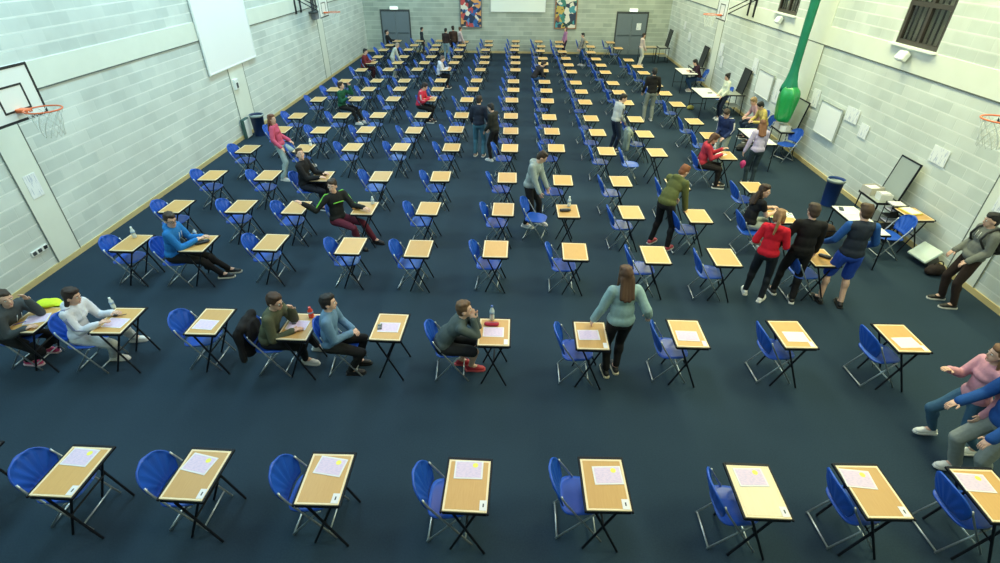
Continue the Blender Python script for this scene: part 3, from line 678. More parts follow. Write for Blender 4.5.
for x, y, rz, lb in ((6.19, 9.12, 1.2, 'black phone at the far end of the long white table'), (6.50, 18.25, .2, 'black folder on the table beside the standing woman in white')):
    o = MB().rbox((0, 0, .008), (.16, .08, .012), .004).build('phone', M_DARKPLASTIC); tag(o, lb, 'phone'); place(o, (x, y, DH+.004), rz)
    MB().rbox((0, 0, .0148), (.145, .068, .0012), .0004).build('screen', mat('dark_glass', (.03, .04, .06), .1), o)
def trolley(label, x, y, dark, rz=0, s=1.0):
    """upright folded desk top standing on a low black framed desk"""
    t = thing('supply_desk', label, 'desk', (x, y, 0), rz)
    MB().rbox((0, 0, .70), (.50*s, .62, .02), .003).build('tabletop', mat('grey_laminate', (.30, .33, .31), .5), t)
    f = MB()
    for a in (-1, 1): f.rbox((a*.25*s, 0, .685), (.022, .66, .04), .003); f.rbox((0, a*.32, .685), (.52*s, .022, .04), .003)
    f.build('rim_frame', M_STEELBLACK, t)
    for a in (-1, 1):
        for b_ in (-1, 1): MB().tube([(a*.22*s, b_*.29, .68), (a*.24*s, b_*.30, 0)], .014, 8).build('leg', M_STEELBLACK, t)
    MB().rbox((0, 0, .30), (.44*s, .56, .015), .003).build('shelf', mat('grey_laminate', (.30, .33, .31), .5), t)
    R = Matrix.Rotation(math.radians(10), 3, 'Y')
    MB().rbox((.215, 0, 1.09), (.02, .56, .74), .004, R).build('raised_lid', mat('shaded_board', (.02, .025, .03), .5) if dark else mat('grey_board', (.33, .38, .37), .45), t)  # dark variant is the same lid with shade put into its colour
    e = MB()
    for q in (-1, 1): e.rbox(V((.215, 0, 1.09))+R@V((0, q*.285, 0)), (.034, .024, .78), .003, R); e.rbox(V((.215, 0, 1.09))+R@V((0, 0, q*.375)), (.034, .56, .024), .003, R)
    e.build('lid_frame', M_STEELBLACK, t)
    return t
TRO = [(7.35, 9.82, False, 'black framed desk holding boxes with a raised grey lid, nearest along the right wall'),
       (7.38, 14.35, False, 'black framed desk with raised grey lid under the green curtain bag'),
       (7.40, 18.45, True, 'dark desk with raised shade-coloured lid behind the standing woman in white'),
       (7.40, 23.0, True, 'dark desk with raised shade-coloured lid behind the person seated at the right wall'),
       (7.16, 27.9, True, 'dark desk with raised lid in the far right corner')]
for x, y, dk, lb in TRO: trolley(lb, x, y, dk)
def box_of_papers(x, y, z, rz, lb, col=(.62, .58, .50), d=(.30, .24, .14)):
    t = thing('paper_box', lb, 'box', (x, y, z), rz)
    b = MB(); w_ = .006
    for s in (-1, 1): b.box((s*d[0]/2, 0, d[2]/2), (w_, d[1], d[2])); b.box((0, s*d[1]/2, d[2]/2), (d[0]+w_, w_, d[2]))
    b.box((0, 0, .004), (d[0], d[1], .006)); b.build('carton', mat('carton', col, .8, 0, .3, .08, 9), t)
    p_ = MB(); rr = random.Random(int(x*100))
    for k in range(6): p_.rbox((rr.uniform(-.02, .02), rr.uniform(-.02, .02), .02+k*.02), (d[0]*.75, d[1]*.78, .016), .002, Matrix.Rotation(rr.uniform(-.25, .25), 3, 'Z'))
    p_.build('papers', M_PAPER, t)
    return t
box_of_papers(7.25, 10.0, .711, .2, 'open carton of papers on the nearest desk with raised lid')
box_of_papers(7.30, 9.68, .711, -.1, 'white carton beside the open carton on the nearest raised lid desk', (.75, .76, .74), (.22, .2, .12))
box_of_papers(7.30, 14.45, .711, .1, 'carton of papers on the desk under the green curtain bag', (.70, .62, .52))
box_of_papers(7.28, 14.18, .711, .5, 'white carton on the desk under the green curtain bag', (.78, .78, .76), (.2, .18, .13))
t = thing('letter_tray', 'stack of black letter trays under the raised grey lid of the nearest desk', 'tray', (7.36, 9.34, 0))
f = MB()
for k in range(7): f.rbox((0, 0, .06+k*.115), (.30, .24, .012), .002)
for a in (-1, 1):
    for b_ in (-1, 1): f.tube([(a*.14, b_*.11, 0), (a*.14, b_*.11, .78)], .008, 6)
f.build('rack', M_DARKPLASTIC, t)
for k in (3, 5, 6): MB().rbox((-.01, 0, .075+k*.115), (.24, .2, .02), .002).build('papers', M_PAPER, t)
# blue chair with things on it beside the trays, box, bag, bins
d = copy_tree(desk_p); d['label'] = 'exam desk with a yellow folder beside the black letter trays'; d['group'] = 'exam desks at the right wall'; d.location = (7.46, 8.98, 0); d.rotation_euler = (0, 0, .06)
o = MB().rbox((0, 0, .012), (.24, .32, .024), .004).build('folder', mat('yellow_card', (.72, .62, .10), .6)); tag(o, 'yellow folder lying on the desk beside the black letter trays', 'folder'); place(o, (7.44, 9.06, DH+.001), .2)
MB().rbox((.0, 0, .026), (.2, .28, .006), .001).build('inner_sheets', M_PAPER, o)
for x, y, r, lb in ((6.92, 8.66, 180, 'folding chair under the near end of the long white table'), (7.28, 13.85, 200, 'blue folding chair below the green curtain bag'), (7.15, 15.25, 180, 'blue folding chair under the person in yellow by the right wall'), (7.15, 15.75, 180, 'blue folding chair under the person in pink by the right wall'),
                    (7.12, 18.75, 180, 'blue folding chair behind the woman in white by the right wall'), (7.2, 21.75, 180, 'folding chair under the person seated at the farthest table')):
    c = copy_tree(chair_p); c['label'] = lb; c['group'] = 'blue folding chairs at the right wall'; c.location = (x, y, 0); c.rotation_euler = (0, 0, math.radians(r))
t = thing('storage_box', 'grey plastic box with pale lid tilted against the right wall', 'box', (7.53, 8.42, 0), .15)
R = Matrix.Rotation(math.radians(-38), 3, 'Y')
MB().rbox(V((0, 0, .22)), (.34, .42, .05), .012, R).build('lid', mat('pale_green_plastic', (.62, .74, .70), .45), t)
MB().rbox(V((.05, 0, .13)), (.22, .36, .22), .015, R).build('tub', mat('grey_plastic', (.10, .11, .12), .5), t)
def bag_obj(x, y, col, lb, s=1, rz=0):
    b = MB(); b.ell((0, 0, .13*s), (.20*s, .14*s, .14*s)); b.ell((.08*s, .02, .10*s), (.14*s, .12*s, .11*s)); b.ell((-.1*s, 0, .09*s), (.12*s, .12*s, .09*s))
    t = thing('bag', lb, 'bag', (x, y, 0), rz)
    blob_obj(b, 'bag_body', mat('bag_fabric', col, .75, 0, .3, .15, 20, .4), t, .015, 3, .012, 0)
    h = MB(); h.tube([(.1*s*math.cos(a), 0, .24*s+.10*s*math.sin(a)) for a in [PI*k/8 for k in range(9)]], .009, 6); h.build('handle', mat('bag_strap', (.02, .02, .02), .7), t, True)
    return t
bag_obj(7.52, 8.02, (.03, .02, .018), 'dark brown bag on the floor at the right wall beside the grey box', .8)
bag_obj(6.25, 9.42, (.12, .075, .05), 'brown bag on the floor under the far end of the long white table', 1.0)
bag_obj(6.45, 14.6, (.08, .08, .075), 'small dark bag under the table near the girl in lilac', .8)
bag_obj(6.18, 18.95, (.42, .38, .10), 'yellowish bag under the table beside the woman in white', .6)
def bin_(x, y, lb, col, h=.60, r=.17):
    t = thing('waste_bin', lb, 'bin', (x, y, 0))
    MB().lathe([(r*.82, 0), (r*.84, .01), (r, h), (r*1.05, h), (r*1.05, h+.02), (r*.96, h+.02), (r*.94, h-.02), (r*.80, .03), (.001, .03)], (0, 0, 0), 28).build('bin_body', mat('bin_plastic', col, .45, 0, .5, .08, 8), t, True)
    b = MB(); b.lathe([(r*.9, h-.10), (r*.97, h-.02), (r*1.07, h+.028), (r*1.09, h+.0), (r*1.07, h-.04), (r*1.065, h-.04), (r*1.03, h+.01), (r*.9, h-.06)], (0, 0, 0), 28); b.build('bin_liner', mat('grey_liner', (.30, .36, .36), .4), t, True)
    MB().ell((0, 0, h-.14), (r*.8, r*.8, .05)).build('litter', mat('mixed_litter', (.25, .28, .24), .8, 0, .3, .4, 14, .6), t, True)
    return t
bin_(7.08, 10.95, 'blue waste bin by the right wall behind the man in blue shorts', (.012, .045, .20))
bin_(-7.80, 15.3, 'dark blue waste bin against the left wall behind the girl in pink', (.012, .03, .10), .60, .19)
o = MB().rbox((0, 0, .28), (.10, .34, .56), .01).build('folded_board', mat('dark_green_board', (.04, .10, .09), .6)); tag(o, 'dark folded board leaning on left wall beside the dark blue bin', 'board'); place(o, (-8.06, 15.05, 0))
MB().rbox((.056, 0, .28), (.006, .30, .50), .002).build('face', M_WHITEB, o)
# ================================================================== people
def rotv(v, yaw=0, pitch=0, roll=0):
    return Matrix.Rotation(yaw, 3, 'Z') @ Matrix.Rotation(pitch, 3, 'Y') @ Matrix.Rotation(roll, 3, 'X') @ V(v)
def ik(a, t, l1, l2, pole):
    a, t = V(a), V(t); d = t-a; L = d.length; mx = (l1+l2)*.995
    if L > mx: t = a+d*(mx/L); d = t-a; L = mx
    n = d.normalized(); c = (l1*l1+L*L-l2*l2)/(2*L); h = math.sqrt(max(0, l1*l1-c*c))
    p = V(pole); p = p-n*p.dot(n)
    if p.length < 1e-4: p = V((0, 0, 1))
    return a+n*c+p.normalized()*h, t
SKINS = {'pale': (.70, .44, .33), 'tan': (.52, .31, .21), 'dark': (.25, .13, .08)}
M_EYEW = mat('eye_white', (.80, .80, .78), .3); M_IRIS = mat('iris', (.03, .02, .015), .3); M_LIP = mat('lips', (.48, .19, .16), .5)
PCOUNT = [0]
def person(label, loc, face, s=1.0, sit=False, lean=0, side=0, twist=0, head=(0, 0, 0), hands=((.28, -.25, .95), (.28, .25, .95)), feet=((0, -.10), (0, .10)),
           fz=(0, 0), toe=(0, 0), hip=None, skin='pale', hair=('short', (.03, .02, .015)), top=('jumper', (.2, .2, .2)), sleeve=1.0, legs=('trousers', (.02, .02, .025)), leglen=1.0, loose=0.0,
           shoes=(.02, .02, .02), sole=(.75, .75, .72), stripes=None, glasses=False, fine=True, hood=False, female=False, px=0.0, group=None, slack=.008, sleevecol=None):
    """right = -Y side, left = +Y side, faces +X; returns root and joints"""
    PCOUNT[0] += 1; seed = PCOUNT[0]
    t = thing('person', label, 'person', (loc[0], loc[1], 0), math.radians(face), group)
    sk = mat('skin', SKINS[skin], .55, 0, .4, .05, 8); vx = .013 if fine else .019
    hz = (.555 if sit else .925) if hip is None else hip
    P = V((px, 0, hz)); ln, sd = math.radians(lean), math.radians(side)
    def up_(k, v): return rotv(v, 0, ln*k, sd*k)
    tw = Matrix.Rotation(math.radians(twist), 3, 'Z')
    Wt = P + up_(.55, (0, 0, .17)); Ch = Wt + up_(1, (0, 0, .18)); Nk = Ch + up_(1.0, (0, 0, .17))
    RT = Matrix.Rotation(ln, 3, 'Y') @ Matrix.Rotation(sd, 3, 'X') @ tw
    sw = .155 if female else .175
    SH = [Ch + RT @ V((0, q*sw, .115)) for q in (-1, 1)]
    hy, hp, hr = [math.radians(a) for a in head]
    RH = Matrix.Rotation(hy, 3, 'Z') @ Matrix.Rotation(ln*.35+hp, 3, 'Y') @ Matrix.Rotation(sd*.4+hr, 3, 'X')
    Hd = Nk + RH @ V((.028, 0, .148))
    HP = [P + V((0, q*.09, -.01)) for q in (-1, 1)]
    EL, WR, KN, AN = [], [], [], []
    for i, q in enumerate((-1, 1)):
        up_hand = hands[i][2] > (SH[i].z-.22)
        e, w_ = ik(SH[i], hands[i], .285, .25, V((.25, q*.15, -1)) if up_hand else (V((-.7, q*.30, -.5)) if not sit else V((-.3, q*.55, -.5)))); EL.append(e); WR.append(w_)
        a = V((feet[i][0], feet[i][1], .085+fz[i])); k, a = ik(HP[i], a, .44, .42, V((1, q*.12, .25))); KN.append(k); AN.append(a)
    S = lambda v: V(v)*s
    def ce(mb, a, b, ra, rb): mb.cap(S(a), S(b), ra*s, rb*s)
    def el(mb, c, r, R=None, n=14, m=10): mb.ell(S(c), [x*s for x in r], R, n, m)
    RW = Matrix.Rotation(ln*.8, 3, 'Y') @ Matrix.Rotation(sd*.8, 3, 'X'); RP = Matrix.Rotation(ln*.35, 3, 'Y')
    fem = .9 if female else 1.0
    def torso(mb, e):
        el(mb, Ch+RT@V((0, 0, .02)), (.103*fem+e, .155*fem+e, .17+e*.5), RT); el(mb, Wt, (.090*fem+e, .128*fem+e, .15), RW)
        ce(mb, SH[0], SH[1], .052+e, .052+e); ce(mb, Ch+RT@V((-.01, -.07, .10)), Ch+RT@V((-.01, .07, .10)), .075+e, .075+e)
        if female:
            el(mb, Ch+RT@V((.062, 0, .005)), (.048+e, .105+e, .065), RT)
    def pelvis(mb, e): el(mb, P, (.112+e, .152+e, .115+e), RP)
    def leg(mb, i, e, k=1.0):
        ce(mb, HP[i], KN[i], .082+e, .056+e+loose*.6)
        if k > 0: ce(mb, KN[i], KN[i]+(AN[i]-KN[i])*k, .054+e+loose*.6, (.054-.016*k)+e+loose); el(mb, KN[i]+(AN[i]-KN[i])*.3+V((-.012, 0, 0)), (.056+e, .054+e, .10), None)
    def arm(mb, i, e, k=1.0):
        ka = min(1, k*2); ce(mb, SH[i], SH[i]+(EL[i]-SH[i])*ka, .050+e, .050-.012*ka+e)
        if k > .5: kb = (k-.5)*2; ce(mb, EL[i], EL[i]+(WR[i]-EL[i])*kb, .040+e, .040-.012*kb+e)
    # --- body, one continuous skin
    b = MB(); torso(b, 0); pelvis(b, 0)
    for i in (0, 1): leg(b, i, 0); arm(b, i, 0)
    ce(b, Nk-RT@V((0, 0, .05)), Hd+RH@V((-.015, 0, -.05)), .058, .050)
    el(b, Hd+RH@V((-.008, 0, .018)), (.096, .075, .098), RH); el(b, Hd+RH@V((.022, 0, -.045)), (.066, .056, .072), RH); el(b, Hd+RH@V((.062, 0, -.098)), (.022, .024, .018), RH)
    el(b, Hd+RH@V((.088, 0, -.028)), (.022, .013, .018), RH); ce(b, Hd+RH@V((.088, 0, .012)), Hd+RH@V((.102, 0, -.026)), .009, .012)
    el(b, Hd+RH@V((.072, 0, .022)), (.02, .045, .010), RH)
    for q in (-1, 1): el(b, Hd+RH@V((-.008, q*.078, -.018)), (.020, .010, .032), RH)
    for i in (0, 1):
        ce(b, AN[i], AN[i]+V((math.cos(toe[i])*.13, math.sin(toe[i])*.13, -.045)), .038, .03)
    ex = MB()
    for i, q in enumerate((-1, 1)):        # hands with four unequal fingers and a side thumb
        d = (WR[i]-EL[i]).normalized(); dn = V((0, 0, -1)) if abs(d.z) < .8 else V((0, -q, 0)) if d.z < 0 else V((0, -q, 0))
        n_ = (dn-d*dn.dot(d)).normalized(); x_ = d.cross(n_)*(-q)     # x_ towards the thumb
        if x_.x*1.0+x_.z*.3 < 0 and abs(d.z) >= .8: x_ = -x_
        Rm = Matrix((d, x_, n_)).transposed(); o = WR[i]
        el(ex, o+d*.045, (.052, .040, .017), Rm, 10, 6); ce(ex, o-d*.02, o+d*.02, .026, .026)
        for k, (oy, L) in enumerate(((.027, .066), (.010, .075), (-.008, .070), (-.025, .055))):
            a0 = o+d*.082+x_*oy; a1 = a0+(d+n_*.35).normalized()*L*.5; a2 = a1+(d+n_*1.1).normalized()*L*.5
            ex.cap(S(a0-d*.01), S(a1), .0092*s, .0084*s, 6); ex.cap(S(a1), S(a2), .0084*s, .0068*s, 6)
        a0 = o+d*.022+x_*.030; a1 = a0+(d*.6+x_*.8).normalized()*.036; a2 = a1+(d*.95+x_*.3+n_*.2).normalized()*.032
        ex.cap(S(a0-x_*.01), S(a1), .012*s, .0105*s, 6); ex.cap(S(a1), S(a2), .0105*s, .008*s, 6)
    blob_obj(b, 'body', sk, t, vx*s*.9, 2, extra=ex)
    # --- face
    for q in (-1, 1):
        e = MB(); c = Hd+RH@V((.079, q*.030, .004)); e.ell(S(c), (.010*s, .013*s, .0085*s), RH, 10, 8); e.mi = 1; e.ell(S(c+RH@V((.006, 0, 0))), (.006*s, .0065*s, .0065*s), RH, 8, 6)
        e.build('eye', [M_EYEW, M_IRIS], t, True)
        e = MB(); e.cap(S(Hd+RH@V((.089, q*.014, .026))), S(Hd+RH@V((.080, q*.046, .025))), .004*s, .003*s, 6); e.build('eyebrow', mat('hair', hair[1], .7), t, True)
    e = MB(); e.ell(S(Hd+RH@V((.083, 0, -.064))), (.009*s, .024*s, .0065*s), RH, 10, 6); e.build('mouth', M_LIP, t, True)
    if glasses:
        e = MB()
        for q in (-1, 1):
            c = Hd+RH@V((.098, q*.032, .003)); e.tube([S(c+RH@V((0, .024*math.cos(a), .018*math.sin(a)))) for a in [2*PI*k/12 for k in range(13)]], .0028*s, 5)
            e.tube([S(c+RH@V((0, q*.024, .005))), S(Hd+RH@V((0, q*.084, .0)))], .0025*s, 5)
        e.tube([S(Hd+RH@V((.100, -.008, .006))), S(Hd+RH@V((.100, .008, .006)))], .0025*s, 5); e.build('glasses', M_DARKPLASTIC, t, True)
    # --- hair
    h = MB(); style = hair[0]
    el(h, Hd+RH@V((-.024, 0, .034)), (.098, .087, .098), RH); el(h, Hd+RH@V((-.050, 0, -.025)), (.062, .074, .070), RH)
    for k in range(7):
        a = k*.9; el(h, Hd+RH@V((-.01+.055*math.cos(a), .045*math.sin(a), .098)), (.040, .036, .026), RH, 8, 6)
    el(h, Hd+RH@V((.052, .012, .078)), (.038, .055, .024), RH, 10, 6)
    if style in ('long', 'bun', 'tail'):
        for q in (-1, 1): ce(h, Hd+RH@V((-.02, q*.070, .02)), Hd+RH@V((-.035, q*.066, -.075)), .030, .028)
    if style == 'long':
        bk = Ch+RT@V((-.13, 0, .06))
        for q in (-1, -.35, .35, 1): ce(h, Hd+RH@V((-.065, q*.055, -.03)), bk+RT@V((.01*abs(q), q*.07, -.04*(1-abs(q)))), .040, .026)
        for q in (-1, 1): ce(h, Hd+RH@V((-.01, q*.08, -.03)), Ch+RT@V((.03, q*.10, .06)), .024, .018)
    if style == 'tail':
        ce(h, Hd+RH@V((-.105, 0, .045)), Hd+RH@V((-.155, 0, -.06)), .030, .030); ce(h, Hd+RH@V((-.155, 0, -.06)), Ch+RT@V((-.15, .0, .06)), .030, .014)
    if style == 'bob':
        for q in (-1, -.4, .4, 1): ce(h, Hd+RH@V((-.035, q*.060, .0)), Hd+RH@V((-.055, q*.072, -.125)), .038, .032)
    if style == 'bun': el(h, Hd+RH@V((-.10, 0, .085)), (.042, .042, .042), RH)
    blob_obj(h, 'hair', mat('hair', hair[1], .7, 0, .35, .35, 40, .6), t, .011*s if fine else .015*s, 2, .010*s, seed=seed)
    # --- clothes
    c = MB(); e = .017; torso(c, e)
    el(c, P+RP@V((0, 0, .045)), (.122+e*.6+slack*.5, .162+e*.6+slack, .115), RP); el(c, Wt+RW@V((0, 0, .0)), (.112+slack*.5, .152*fem+slack, .20), RW)
    for i in (0, 1):
        if sleevecol:
            a_ = MB(); arm(a_, i, .017, sleeve); blob_obj(a_, 'sleeve', cloth(sleevecol), t, vx*s, 3, .010*s, seed=seed+.2)
        else: arm(c, i, .015+slack*.5 if sleeve > .6 else .018, sleeve)
    ce(c, Nk-RT@V((0, 0, .06)), Nk-RT@V((0, 0, .01)), .085, .062)
    if hood: el(c, Nk+RT@V((-.075, 0, -.015)), (.065, .105, .060), RT); ce(c, Nk+RT@V((.02, -.07, -.03)), Nk+RT@V((-.03, -.09, .0)), .03, .035); ce(c, Nk+RT@V((.02, .07, -.03)), Nk+RT@V((-.03, .09, .0)), .03, .035)
    tp = blob_obj(c, top[0], cloth(top[1]), t, vx*s, 5, .011*s, seed=seed+.5)
    if hood and fine:
        e_ = MB()
        for q in (-1, 1): e_.tube([S(Ch+RT@V((.125*fem, q*.035, .115))), S(Ch+RT@V((.138*fem, q*.04, .0)))], .0035*s, 5)
        e_.build('drawstring', M_WHITE, tp, True)
    if stripes:
        for i in (0, 1):
            for k in (range(-1, 2) if stripes[1] == 3 else (0,)):
                e_ = MB(); off = V((.018*k, 0, 0)); o1 = (SH[i]-Ch); o1 = V((o1.x*.2, o1.y, 0)).normalized()
                pts = [Nk+RT@V((.01, (-1, 1)[i]*.07, .0)), SH[i]+V((0, 0, .071)), SH[i]+(EL[i]-SH[i])*.3+o1*.062+V((0, 0, .02)), SH[i]+(EL[i]-SH[i])*.8+o1*.054, EL[i]+(WR[i]-EL[i])*.4+o1*.048]
                e_.tube([S(p_+off) for p_ in pts], (.007 if stripes[1] == 3 else .013)*s, 6); e_.build('sleeve_stripe', mat('stripe', stripes[0], .7), tp, True)
        if stripes[1] == 1:
            e_ = MB(); e_.tube([S(Ch+RT@V((.128, y_, .03-.4*y_*y_))) for y_ in (-.10, -.05, 0, .05, .10)], .010*s, 6); e_.build('chest_stripe', mat('stripe', stripes[0], .7), tp, True)
    g = MB(); pelvis(g, .010); k = 1.0*leglen
    if legs[0] == 'shorts':
        for i in (0, 1): ce(g, HP[i], HP[i]+(KN[i]-HP[i])*.92, .098, .082)
    else:
        for i in (0, 1): leg(g, i, .012, k*.97)
    blob_obj(g, legs[0], cloth(legs[1]), t, vx*s, 3, .010*s, seed=seed+.7)
    for i in (0, 1):
        u = V((math.cos(toe[i]), math.sin(toe[i]), 0)); A = AN[i]; R = Matrix.Rotation(toe[i], 3, 'Z'); z0 = A.z-.085
        f = MB(); ce(f, V((A.x, A.y, A.z-.01)), V((A.x, A.y, A.z-.045)), .044, .044); ce(f, V((A.x, A.y, z0+.045))-u*.035, V((A.x, A.y, z0+.042))+u*.10, .042, .046); el(f, V((A.x, A.y, z0+.035))+u*.14, (.062, .044, .036), R)
        sh = blob_obj(f, 'shoe', mat('shoe', shoes, .5, 0, .5, .08, 20), t, .012*s if fine else .016*s, 2, 0, (z0+.008)*s)
        f = MB(); vs = []
        for zz in (z0+.0, z0+.024):
            for (a_, w_) in ((-.085, .022), (-.07, .04), (.0, .043), (.10, .052), (.17, .044), (.205, .020)): vs.append((a_, w_, zz))
            for (a_, w_) in ((.205, -.020), (.17, -.044), (.10, -.052), (.0, -.043), (-.07, -.04), (-.085, -.022)): vs.append((a_, w_, zz))
        vs = [S(V((A.x, A.y, 0))+R@V((v[0], v[1], 0))+V((0, 0, v[2]))) for v in vs]
        f.add(vs, [tuple(range(11, -1, -1)), tuple(range(12, 24))]+[(j, (j+1) % 12, 12+(j+1) % 12, 12+j) for j in range(12)]); f.build('sole', mat('sole', sole, .6), sh)
    return t, dict(Ch=Ch, SH=SH, RT=RT, P=P, WR=WR, Hd=Hd)
BLK = (.012, .012, .014); DKBR = (.035, .020, .012); BRN = (.10, .05, .025)
D2 = math.radians
# ---- second row, seated
person('person in charcoal hoodie seated at far left desk, hand raised to head', (-6.68, 5.12), 0, s=.95, sit=True, lean=30, head=(-25, -8, 0), hands=((.45, -.16, .78), (.40, .12, 1.05)), feet=((.02, -.02), (.05, .26)),
       hair=('short', DKBR), top=('hoodie', (.060, .072, .080)), hood=True, legs=('trousers', BLK), shoes=(.55, .04, .16), sole=(.8, .6, .65))
person('girl in white and grey striped hoodie seated at the second desk, second row', (-5.74, 5.15), 0, s=.95, sit=True, lean=14, head=(5, 5, 0), hands=((.42, -.10, .82), (.44, .16, .82)), feet=((.20, .10), (.22, .52)), toe=(.1, .2), female=True,
       hair=('bob', (.025, .013, .010)), top=('hoodie', (.66, .68, .76)), hood=True, stripes=((.25, .28, .45), 3), legs=('trousers', (.55, .56, .58)), loose=.01, shoes=(.82, .82, .80))
person('person in olive cardigan seated with chin on hand, second row', (-3.20, 5.16), 0, s=.96, sit=True, lean=22, head=(-12, 5, 0), hands=((.40, -.12, .78), (.385, .04, 1.03)), feet=((.36, .12), (.42, .42)), toe=(-.1, .0),
       hair=('short', (.045, .022, .012)), top=('cardigan', (.085, .092, .055)), slack=.015, legs=('trousers', BLK), shoes=(.75, .75, .72), glasses=True)
person('boy in denim blue shirt seated upright, hands in lap, second row', (-2.38, 5.12), 6, s=.95, sit=True, lean=8, head=(6, -4, 0), hands=((.30, -.04, .72), (.31, .06, .73)), feet=((.22, -.06), (.28, .14)),
       hair=('short', (.012, .010, .010)), top=('denim_shirt', (.12, .22, .34)), slack=.015, legs=('trousers', (.014, .014, .014)), shoes=BLK, sole=BLK)
person('boy in grey sweater seated leaning on both elbows, second row', (-.90, 5.14), 2, s=.97, sit=True, lean=42, head=(0, -22, 0), hands=((.42, -.05, .99), (.42, .06, .99)), feet=((.36, .08), (.20, .20)),
       hair=('short', (.12, .065, .03)), top=('sweater', (.075, .10, .10)), legs=('shorts', (.015, .017, .020)), shoes=(.45, .03, .05), sole=(.6, .1, .12))
# ---- standing near the middle
person('woman with long brown hair in pale denim jacket standing by a second row desk', (1.38, 5.24), 96, s=.975, slack=.022, lean=4, side=0, head=(6, 10, 0), hands=((.02, -.36, .98), (.12, .36, .80)), feet=((.04, -.05), (-.02, .10)), female=True,
       hair=('long', (.085, .042, .022)), top=('denim_jacket', (.27, .41, .42)), legs=('trousers', BLK), leglen=.92, shoes=BLK, sole=(.6, .55, .4))
person('boy with glasses in bright blue jacket seated at the second desk, third row', (-5.66, 7.22), 6, sit=True, lean=16, head=(-35, 5, 0), hands=((.42, .0, .80), (.46, .14, .80)), feet=((.60, .10), (.66, .26)), toe=(.1, .1), glasses=True,
       hair=('short', DKBR), top=('zip_jacket', (.02, .17, .48)), hood=True, legs=('trousers', BLK), shoes=BLK, sole=(.65, .60, .5))
person('boy in green striped black top and maroon trousers seated, arm stretched out, fourth row', (-3.34, 8.66), -22, sit=True, lean=2, twist=-22, head=(-65, 0, 0), hands=((-.30, -.48, 1.00), (.50, .18, .80)), feet=((.42, .00), (.55, .30)), toe=(-.2, .1),
       hair=('short', DKBR), top=('tracksuit_top', (.014, .016, .016)), stripes=((.16, .55, .05), 1), legs=('trousers', (.11, .018, .035)), shoes=BLK, sole=BLK)
person('boy in black top with raised face seated in the fifth row', (-4.52, 10.25), -8, sit=True, lean=4, head=(-40, -22, 0), hands=((.42, -.14, .80), (.40, .12, .80)), feet=((.30, -.05), (.34, .14)),
       hair=('short', (.06, .035, .02)), top=('sweater', BLK), legs=('trousers', (.014, .016, .025)), shoes=BLK)
person('girl with long brown hair in pink jacket and pale jeans striding by the left wall', (-5.72, 12.0), 6, s=.92, lean=-8, hip=.90, head=(-20, 0, 0), hands=((.12, -.30, .92), (.20, .20, .95)), feet=((-.02, -.24), (.74, .30)), toe=(-.3, .2), female=True,
       hair=('long', (.15, .055, .03)), top=('jacket', (.55, .09, .17)), legs=('jeans', (.34, .44, .46)), loose=.014, shoes=(.6, .6, .58))
person('boy in pale grey hoodie and black trousers looking down behind a blue chair', (.30, 9.62), -25, s=.97, lean=14, head=(25, 32, 0), hands=((.28, -.16, .84), (.30, .16, .86)), feet=((-.05, -.10), (.16, .16)),
       hair=('short', DKBR), top=('hoodie', (.30, .36, .36)), hood=True, slack=.02, legs=('trousers', BLK), shoes=(.55, .55, .55))
person('person with reddish hair in olive hoodie and black trousers leaning over a desk', (2.80, 8.84), 40, s=.98, lean=34, head=(-12, 20, 0), hands=((.34, -.22, .74), (.55, .12, .78)), feet=((.0, -.20), (-.02, .18)),
       hair=('short', (.22, .075, .03)), top=('hoodie', (.105, .12, .040)), hood=True, slack=.02, legs=('trousers', BLK), shoes=(.50, .06, .09), sole=(.6, .6, .6))
# ---- right hand group
person('girl with light brown ponytail in red hoodie and dark trousers, back turned', (3.98, 7.12), 58, s=.93, lean=4, head=(8, 8, 0), hands=((.26, -.22, 1.0), (.22, .22, 1.0)), feet=((.0, -.12), (.10, .16)), toe=(-.2, .3), female=True,
       hair=('tail', (.24, .13, .06)), top=('hoodie', (.56, .012, .030)), hood=True, legs=('trousers', (.014, .018, .026)), shoes=(.78, .78, .76))
person('boy all in black with white striped trainers standing beside the girl in red', (4.50, 7.14), 76, s=.985, lean=4, head=(20, 8, 0), hands=((.18, -.26, .84), (.12, .34, .90)), feet=((-.06, -.10), (.14, .16)), toe=(-.1, .3),
       hair=('short', (.05, .03, .02)), top=('sweater', (.010, .010, .012)), legs=('trousers', (.010, .010, .012)), shoes=(.02, .02, .02), sole=(.8, .8, .78))
person('man in blue sleeved navy top and blue shorts standing, back turned', (5.17, 7.0), 82, s=1.03, lean=2, head=(5, 12, 0), hands=((.24, -.30, .98), (.24, .30, .98)), feet=((-.02, -.14), (.06, .14)), toe=(-.15, .3),
       hair=('short', (.07, .04, .022)), top=('training_top', (.020, .028, .045)), sleevecol=(.020, .09, .33), legs=('shorts', (.020, .070, .42)), shoes=BLK, sole=BLK)
pr, J = person('young man in grey hoodie and brown trousers with black backpack at the right', (7.12, 7.12), 172, s=.95, lean=-3, head=(-10, 10, 0), hands=((.17, -.19, .94), (.17, .19, .94)), feet=((.04, -.12), (-.02, .14)),
       hair=('short', BLK), top=('hoodie', (.17, .18, .16)), hood=True, slack=.02, legs=('trousers', (.035, .022, .018)), loose=.006, shoes=BLK, sole=(.7, .7, .68))
bp = thing('backpack', 'black backpack worn by the young man in grey hoodie at the right', 'backpack', (7.12, 7.12, 0), D2(172))
b = MB(); q = J['Ch']*.95
for a, r in (((-.20, 0, -.02), (.10, .15, .20)), ((-.22, 0, -.12), (.11, .15, .13)), ((-.25, 0, -.08), (.07, .11, .11))): b.ell(q+V(a), r)
blob_obj(b, 'backpack_body', mat('backpack_fabric', (.013, .013, .014), .6, 0, .4, .2, 25, .3), bp, .013, 2, .006)
